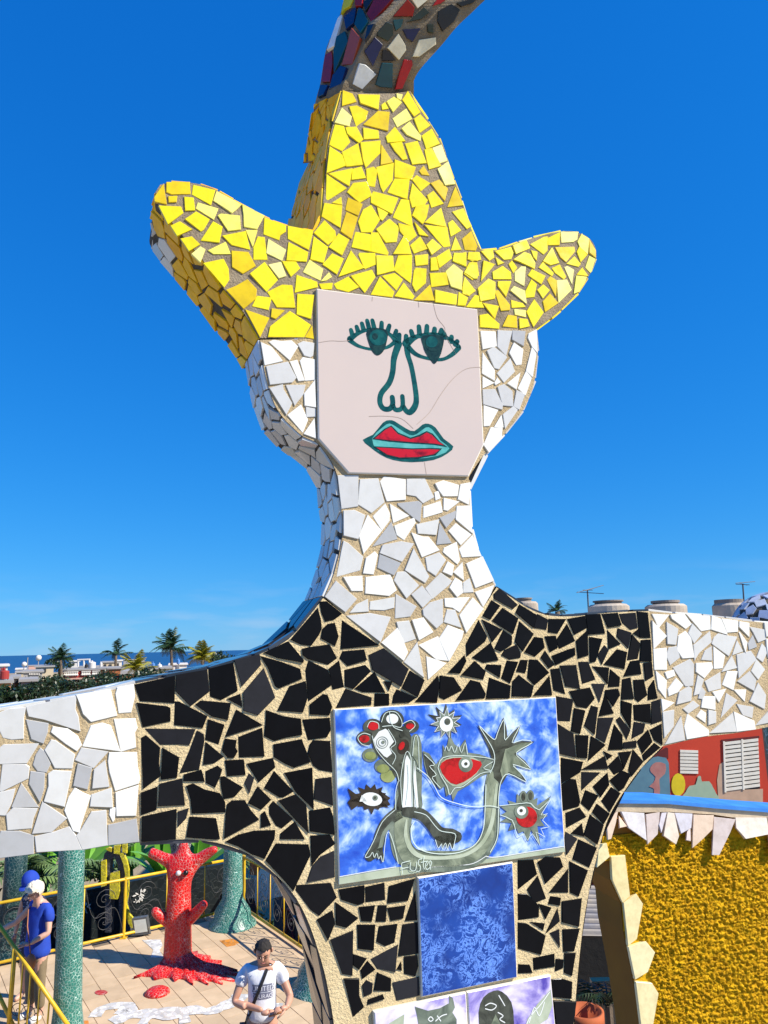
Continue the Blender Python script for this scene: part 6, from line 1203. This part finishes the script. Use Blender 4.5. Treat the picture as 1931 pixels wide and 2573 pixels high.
# flat roof with round water tanks and aerials further back
TY = 21.0
b = MB(); b.box((-.5, TY-2.2, gz(TY)), (14, TY+5, EYE+.05)); tag(b.build('flat_roof_building', M['concrete']), 'concrete flat roofed building that carries the round water tanks', 'building')
M['tank'] = mat('tank_concrete', (.50, .42, .33), .9, (.34, .28, .22), 2.2, .5, 14, .02); M['tank_lid'] = mat('tank_lid', (.24, .20, .17), .9, (.16, .135, .115), 2.5, .5, 14, .02)
for (x0, x1, lx0, lx1, yt, yl, lab) in ((85,250,92,190,152,190,'round concrete water tank partly behind the right shoulder'),(560,805,578,755,168,206,'round concrete water tank beside the left aerial'),(912,1155,935,1100,175,206,'round concrete water tank midway between the two aerials'),(1326,1520,1352,1512,178,200,'round concrete water tank under the right aerial')):
    xm = (x0+x1)/2; c = ony(*q1('R', xm, 230), TY); s_ = TY/1858/2.4376; rb_ = (x1-x0)/2*s_; rl_ = (lx1-lx0)/2*s_; zt_ = ony(*q1('R', xm, yt), TY).z; zm = ony(*q1('R', xm, yl), TY).z
    o = thing('water_tank', (c.x, TY, (EYE+.05)), lab, 'water tank', 'round water tanks on the flat roof')
    b = MB(); b.lathe((c.x, TY, (EYE+.05)), [(rb_, 0), (rb_, zm-(EYE+.05)), (rb_*.86, zm-(EYE+.05)+.06), (rl_, zm-(EYE+.05)+.07)], 26); b.build('drum', M['tank'], o)
    b = MB(); b.lathe((c.x, TY, zm+.06), [(rl_*.9, 0), (rl_*.9, .1), (rl_*1.02, .11), (rl_*1.02, zt_-zm-.1), (rl_*.9, zt_-zm-.06)], 26); b.build('lid', M['tank_lid'], o)
M['alu'] = mat('aerial_metal', (.12, .12, .13), .5, metal=.4)
for (x, y0, yt, arms_, lab) in ((556,245,100,((486,120,650,75,.6),(524,104,585,104,0),(490,116,652,126,-.6),(540,108,630,80,.4)),'left roof aerial on a thin mast beside a water tank'),(1508,235,66,((1460,62,1578,52,.5),(1462,68,1545,72,-.4),(1480,60,1530,74,.2)),'right roof aerial on a thin mast above the last water tank')):
    o = thing('roof_aerial', Vector((ony(*q1('R', x, 230), TY).x, TY+.8, EYE+.05)), lab, 'aerial', 'roof aerials')
    top = ony(*q1('R', x-4, yt), TY+.8); b = MB(); b.tube([Vector((ony(*q1('R', x, 230), TY+.8).x, TY+.8, EYE+.05)), top], .022, 6); b.build('mast', M['alu'], o)
    for (xa, ya, xb, yb_, dy) in arms_: b = MB(); b.tube([ony(*q1('R', xa, ya), TY+.8-dy), ony(*q1('R', xb, yb_), TY+.8+dy)], .010, 5); b.build('arm', M['alu'], o)

# neighbouring mosaic figure, its rounded top showing over the right arm
nb = thing('mosaic_dome', ony(*q1('6', 1640, 260), 3.0), 'rounded blue white mosaic top of the next sculpture at the right edge', 'sculpture')
c = ony(*q1('6', 1720, 330), 3.0); Rr = 3.0/1858/2.6307*285
b = MB(); b.add(*ball(c, Rr*1.0, Rr*.5, Rr*.78, None, 12)); b.build('dome', M['grout_dark'], nb, True)
b = MB(); b.lathe((c.x, c.y, FLOOR), [(Rr*.5, 0), (Rr*.45, .3), (Rr*.55, c.z-FLOOR-Rr*.5), (Rr*.6, c.z-FLOOR)], 20); b.build('stem', M['teal_mosaic'], nb, True)
rd = random.Random(8); npt = 130; dirs = []
for i in range(npt):
    z_ = 1-2*(i+.5)/npt; a_ = i*2.39996; dirs.append(Vector((math.sqrt(1-z_*z_)*math.cos(a_), math.sqrt(1-z_*z_)*math.sin(a_), z_)))
M['pale_blue'] = glaze('pale_blue_glaze', [(0, (.42, .48, .62)), (.6, (.60, .64, .72)), (1, (.30, .38, .60))])
for d in dirs:
    if d.z < -.15: continue
    t1 = d.cross(Vector((0, 0, 1))).normalized() if abs(d.z) < .99 else Vector((1, 0, 0)); t2 = d.cross(t1); a0 = rd.random()*6; m_ = rd.choice((4, 4, 5)); P = []
    for k in range(m_):
        a_ = a0+2*math.pi*k/m_; e_ = (d+(t1*math.cos(a_)+t2*math.sin(a_))*.17*rd.uniform(.8, 1.15)).normalized(); P.append(c+Vector((e_.x*Rr*1.0, e_.y*Rr*.5, e_.z*Rr*.78)))
    nrm = Vector((d.x/1, d.y/.5, d.z/.78)).normalized(); P = P if (P[1]-P[0]).cross(P[2]-P[0]).dot(nrm) > 0 else P[::-1]; piece('mosaic_tile', P, nrm, .006, M['pale_blue'], nb, rd, 1)

# ------------------------------------------------------------------ in the gap beside the torso
cr = thing('corrugated_sheet', ony(*q1('F', 600, 700), 6.0), 'weathered corrugated metal sheet seen between the torso and the yellow slab', 'roof sheet')
M['corr'] = mat('corrugated_metal', (.10, .09, .085), .5, (.04, .045, .07), 5, .2, 30, .003, metal=.5)
a_, c_ = ony(*q1('F', 330, 400), 6.4), ony(*q1('F', 330, 1040), 5.6); wv = []; ns = 110
for j in (0, 1):
    for i in range(ns+1): wv.append(a_.lerp(c_, i/ns)+Vector((j*1.3, j*.25, -j*.14+.022*math.sin(i/ns*2*math.pi*10))))
tag(meshobj('sheet', wv, [(i, i+1, ns+2+i, ns+1+i) for i in range(ns)], M['corr'], cr, True))
cr.location = cr.location
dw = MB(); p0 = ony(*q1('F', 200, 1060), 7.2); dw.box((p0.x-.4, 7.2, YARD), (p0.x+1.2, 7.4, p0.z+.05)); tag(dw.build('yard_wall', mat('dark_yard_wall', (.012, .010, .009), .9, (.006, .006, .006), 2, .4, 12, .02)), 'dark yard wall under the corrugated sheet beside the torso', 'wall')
sp0, sp1 = ony(*q1('F', 560, 1640), 6.2), ony(*q1('F', 800, 2194), 6.2)
b = MB(); b.box((sp0.x, 6.2, YARD), (sp1.x+.3, 6.27, sp0.z)); tag(b.build('garden_wall', mat('sandy_wall', (.62, .42, .22), .9, (.45, .30, .16), 10, .5, 60, .004)), 'low sunlit plaster wall at the foot of the gap beside the yellow slab', 'wall')
pc_ = ony(*q1('F', 470, 2140), 5.6); o = thing('clay_pot', (pc_.x, 5.6, pc_.z-.3), 'orange clay pot at the foot of the gap beside the black torso', 'pot')
b = MB(); b.lathe((pc_.x, 5.6, pc_.z-.3), [(.07, 0), (.115, .28), (.13, .29), (.13, .36), (.11, .36), (.10, .25)], 22); b.build('pot', mat('terracotta', (.46, .11, .03), .8, (.36, .08, .025), 9, .3, 40, .003), o, True)
b = MB(); b.box((pc_.x-.3, 5.4, YARD), (pc_.x+.3, 5.9, pc_.z-.3)); tag(b.build('plinth', M['concrete']), 'concrete plinth under the orange clay pot', 'plinth')
sg = ony(*q1('F', 760, 1750), 5.9); o = thing('fern', (sg.x, 5.9, sg.z-.5), 'shiny dark fern with thin leaves beside the yellow slab', 'plant')
crown(o, 'frond', [frond_me('fern_frond', .5, .9, M['dark_leaf'], 13, .3, .7, .03)], Vector((sg.x, 5.9, sg.z-.12)), 14, .9, 77, -.9, .3)
b = MB(); b.tube([(sg.x, 5.9, YARD), (sg.x, 5.9, sg.z-.1)], .03, 6); b.build('stem', M['bark'], o)

# ------------------------------------------------------------------ the town and the palms towards the sea
def tcol(n, c): M[n] = mat(n, c, .85, tuple(x*.78 for x in c), .25, 0); return M[n]
for n_, c_ in dict(t_red=(.34, .03, .025), t_white=(.68, .65, .60), t_cream=(.55, .45, .30), t_grey=(.32, .31, .30), t_orange=(.55, .22, .07), t_blue=(.08, .22, .5), t_dark=(.03, .032, .036), t_pink=(.55, .33, .26), t_tile=(.45, .14, .05), t_green=(.12, .22, .12)).items(): tcol(n_, c_)
def bld(lab, x0, x1, yt, Y, dep, mm, wins=(), extra=None, roof=.15, grp='houses of the town'):
    cm = ony(*q1('T', (x0+x1)/2, yt), Y); rad_ = Vector((cm.x, cm.y, 0)).normalized(); sd_ = Vector((rad_.y, -rad_.x, 0)); g = gz(Y)
    def at_(u, v_, o_=0):
        d_ = ray(*q1('T', u, v_)); t_ = (cm+rad_*o_-EYEV).dot(rad_)/d_.dot(rad_); return EYEV+d_*t_
    a_, c_ = at_(x0, yt), at_(x1, yt); a_.z = c_.z = cm.z
    def blk(p0, p1, zb, zt, d0, d1): b = MB(); q_ = [Vector((p_.x, p_.y, zb))+rad_*d_ for p_, d_ in ((p0, d0), (p1, d0), (p1, d1), (p0, d1))]; b.prism(q_, (0, 0, zt-zb)); return b
    o = thing('town_house', Vector((cm.x, cm.y, g))+rad_*dep/2, lab, 'house', grp)
    blk(a_, c_, g, cm.z, 0, dep).build('wall', M[mm], o)
    blk(a_-sd_*.15, c_+sd_*.15, cm.z, cm.z+roof, -.15, dep+.15).build('roof', M['t_grey' if mm != 't_white' else 't_white'], o)
    for (u0, u1, v0, v1, wm) in wins:
        p0, p1 = at_(u0, v0), at_(u1, v1); blk(p0, p1, min(p0.z, p1.z), max(p0.z, p1.z), -.12, -.002).build('window', M[wm], o)
    return o, a_, c_
rh, a_, c_ = bld('long dark red building with a row of white balusters along its roof', 442, 706, 372, 88, 12, 't_red')
rad88 = Vector((a_.x+c_.x, a_.y+c_.y, 0)).normalized()
for i in range(21):
    p_ = a_.lerp(c_, (i+.8)/21.6)-rad88*.15; p_.z -= .62
    if i not in (8, 9, 15): b = MB(); b.lathe(p_, [(.09, 0), (.17, .12), (.07, .3), (.14, .45), (.14, .55)], 7); b.build('baluster', M['t_white'], rh)
b = MB(); b.prism([a_+Vector((0, 0, -1.0))-rad88*.2, c_+Vector((0, 0, -1.0))-rad88*.2, c_+Vector((0, 0, -1.0))-rad88*.003, a_+Vector((0, 0, -1.0))-rad88*.003], (0, 0, .18)); b.build('cornice', M['t_pink'], rh)
bld('pale building just left of the slender royal palm trunk', 716, 800, 318, 112, 10, 't_cream', [(725,740,330,350,'t_dark'),(760,778,330,350,'t_dark')]); bld('white house right of the slender royal palm trunk', 800, 850, 308, 118, 10, 't_white', [(815,828,322,345,'t_dark')])
bld('long low beige house behind the yellow palm', 700, 985, 362, 78, 9, 't_tile'); bld('orange house low behind the yellow palm', 850, 985, 398, 70, 8, 't_orange', roof=.3)
bld('grey concrete house with a pierced parapet', 165, 296, 388, 70, 9, 't_grey', [(205+i*11, 212+i*11, 392, 402, 't_white') for i in range(7)])
bld('cream house with an open flat roof terrace', 250, 375, 350, 84, 9, 't_cream', [(262,282,362,384,'t_dark'),(300,322,362,384,'t_dark')]); bld('low white house near the shore at the left', 112, 190, 366, 150, 14, 't_white', [(128,140,372,384,'t_dark')])
bld('beige house half behind the grey concrete house', 115, 165, 390, 92, 8, 't_cream', [(122,138,400,420,'t_dark')]); bld('white house beyond the orange one at the left edge', -60, 56, 345, 62, 8, 't_white', [(10,34,356,370,'t_red')])
oh, a_, c_ = bld('orange and cream house at the far left edge under the red tank', -80, 78, 462, 42, 8, 't_orange', [(-10,20,500,540,'t_dark')]); bld('small cream house with dark window beside the orange one', 88, 132, 430, 50, 6, 't_cream', [(104,124,440,465,'t_dark')]); bld('grey house among the bushes', 150, 250, 450, 46, 5, 't_grey', [(165,185,470,500,'t_dark'),(205,225,465,500,'t_dark')])
bld('small white house behind the red building', 492, 552, 312, 105, 8, 't_white', [(505,520,322,335,'t_dark')]); bld('pinkish house behind the white tank', 560, 712, 352, 96, 7, 't_pink'); bld('low white house at the right end of the town', 1180, 1300, 335, 90, 8, 't_white'); bld('beige house below the blue tanks', 1040, 1190, 362, 72, 8, 't_cream')
bld('pale block near the sea behind the palms', 860, 1010, 300, 210, 12, 't_grey'); bld('low pale block near the sea at the left', 200, 330, 340, 240, 14, 't_pink')
def tank(lab, x0, x1, yt, yb_, Y, mm):
    p0, p1 = ony(*q1('T', (x0+x1)/2, yt), Y), ony(*q1('T', (x0+x1)/2, yb_), Y); r_ = (x1-x0)/2/2.7667*Y/1858; h = p0.z-p1.z
    o = thing('roof_tank', (p1.x, Y, p1.z), lab, 'tank', 'roof tanks of the town'); b = MB(); b.lathe(p1, [(r_, 0), (r_, h*.86), (r_*.9, h*.93), (r_*.4, h)], 16); b.build('drum', M[mm], o)
    b = MB(); b.lathe(p0, [(r_*.3, -.02), (r_*.3, .12), (r_*.05, .16)], 10); b.build('lid', M[mm], o)
    b = MB(); b.box((p1.x-r_*.8, Y-r_*.8, gz(Y)), (p1.x+r_*.8, Y+r_*.8, p1.z)); b.build('stand', M['t_grey'], o)
tank('big red tank on the orange house at the left edge', 2, 60, 372, 432, 43, 't_red'); tank('white tank above the red building', 618, 664, 312, 366, 92, 't_white'); tank('white tank right of the yellow palm', 1096, 1126, 330, 364, 74, 't_white'); tank('first blue tank right of the yellow palm', 1054, 1078, 322, 358, 74, 't_blue'); tank('small blue tank beside the coconut palm', 1230, 1252, 296, 326, 90, 't_blue'); tank('dark tank beside the white tank', 590, 616, 330, 352, 93, 't_dark'); tank('slim white tank left of the pale building', 694, 712, 318, 362, 94, 't_white')
fr = thing('roof_frame', ony(*q1('T', 580, 340), 97), 'open white roof frame behind the white tank', 'frame')
for pts in ([(545,300),(545,345)],[(624,298),(624,345)],[(540,299),(628,296)],[(585,298),(585,345)]): b = MB(); b.tube([ony(*p_, 97) for p_ in q('T', *pts)], .12, 6); b.build('bar', M['t_white'], fr)
for x, y0, y1, Y, lb in ((195,282,350,130,'thin mast left of the dark coconut palm'),(270,285,335,130,'lamp mast with a round white head near the sea'),(170,330,352,150,'short lamp post with a white head near the sea')):
    o = thing('mast', ony(*q1('T', x, y1), Y), lb, 'mast', 'masts near the sea'); b = MB(); b.tube([ony(*q1('T', x, y0), Y), Vector((ony(*q1('T', x, y1), Y).x, Y, gz(Y)))], .09, 5); b.build('pole', M['t_grey'], o)
    if x != 195: b = MB(); p_ = ony(*q1('T', x, y0), Y); b.add(*ball(p_, .5, .5, .5, None, 6)); b.build('lamp_head', M['t_white'], o, True)
fpg = [frond_me('palm_frond', 1, d_, M['palm_green'], 15, .36, r_, .05) for d_, r_ in ((.9, .75), (1.25, .6), (.55, .9))]; fpy = [frond_me('yellow_frond', 1, d_, M['palm_yellow'], 14, .34, r_, .06) for d_, r_ in ((1.0, .75), (1.3, .6), (.6, .95))]
def palm(lab, x, y, Y, wpx, fr_, n, seed, t0=-.95, t1=.35, lean=0, rot=None):
    top = ony(*q1('T', x, y+40), Y); s_ = wpx/2/2.7667*Y/1858*1.4; g = gz(Y); o = thing('palm_tree', (top.x+lean, Y, g), lab, 'palm tree', 'palm trees of the town')
    b = MB(); b.tube(catmull([(top.x+lean, Y, g), (top.x+lean*.5, Y, (g+top.z)/2), top], 5), [.26-.012*i for i in range(11)], 8); b.build('trunk', M['bark'], o, True)
    crown(o, 'frond', fr_, top, n, s_, seed, t0, t1)
palm('dark windswept coconut palm at the left of the town', 425, 262, 86, 150, fpg, 26, 1, -.9, .2, .6); palm('slender royal palm with a bare pale trunk and few fronds', 808, 228, 90, 165, fpg, 13, 12, -.75, .35); palm('low yellow palm with drooping golden fronds', 950, 330, 66, 180, fpy, 22, 3, -1.0, .4); palm('tallest coconut palm, dark, right of the yellow palm', 1192, 190, 84, 205, fpg, 30, 4, -1.0, .45, .5); palm('bright yellow green palm at the right of the town', 1412, 262, 78, 185, fpy, 26, 5, -1.0, .3); palm('dark palm beside the bright yellow green one', 1475, 272, 82, 100, fpg, 12, 6, -.8, .3)
palm_r = ony(*q1('R', 368, 236), 60); o = thing('palm_tree', (palm_r.x, 60, gz(60)), 'small dark palm top peeping over the right shoulder', 'palm tree', 'palm trees of the town')
b = MB(); b.tube([(palm_r.x, 60, gz(60)), palm_r], .2, 7); b.build('trunk', M['bark'], o, True); crown(o, 'frond', fpg, palm_r, 18, 1.0, 71, -1.0, .4)
for i, (x, y, Y, rx_, rz_, lab) in enumerate(((330,490,58,3.6,1.7,'dark bushy tree left of the red building'),(250,520,50,2.6,1.6,'dark bushy tree in front of the grey house'),(430,515,56,3.2,1.3,'dark bushy tree under the red building'),(560,492,56,3.6,1.0,'long dark bush below the red building'),(690,465,60,3.0,1.2,'dark bush left of the yellow palm'),(770,415,72,2.4,1.4,'dark tree behind the royal palm trunk'),(410,335,90,2.6,1.6,'dark tree under the coconut palm'),(880,470,56,2.6,1.2,'dark bush below the yellow palm'),(1080,395,60,2.6,1.0,'dark bush below the blue tank'),(190,535,44,2.0,1.2,'dark bush near the orange house'),(40,560,34,1.4,.9,'dark bush at the far left edge'),(1540,300,75,2.4,1.4,'dark tree right of the yellow green palm'))):
    p_ = ony(*q1('T', x, y), Y); o = thing('dark_tree', (p_.x, Y, gz(Y)), lab, 'tree', 'dark trees of the town')
    b = MB(); b.tube([(p_.x, Y, gz(Y)), (p_.x+.1, Y, p_.z)], [.22, .1], 7); b.build('trunk', M['bark'], o); leafcloud('crown', p_, rx_*.62, rx_*.5, rz_*.62, 1000, .12, M['dark_leaf'], o, 60+i)
rb2_ = random.Random(77); cols_ = ['t_white', 't_cream', 't_grey', 't_pink', 't_tile']
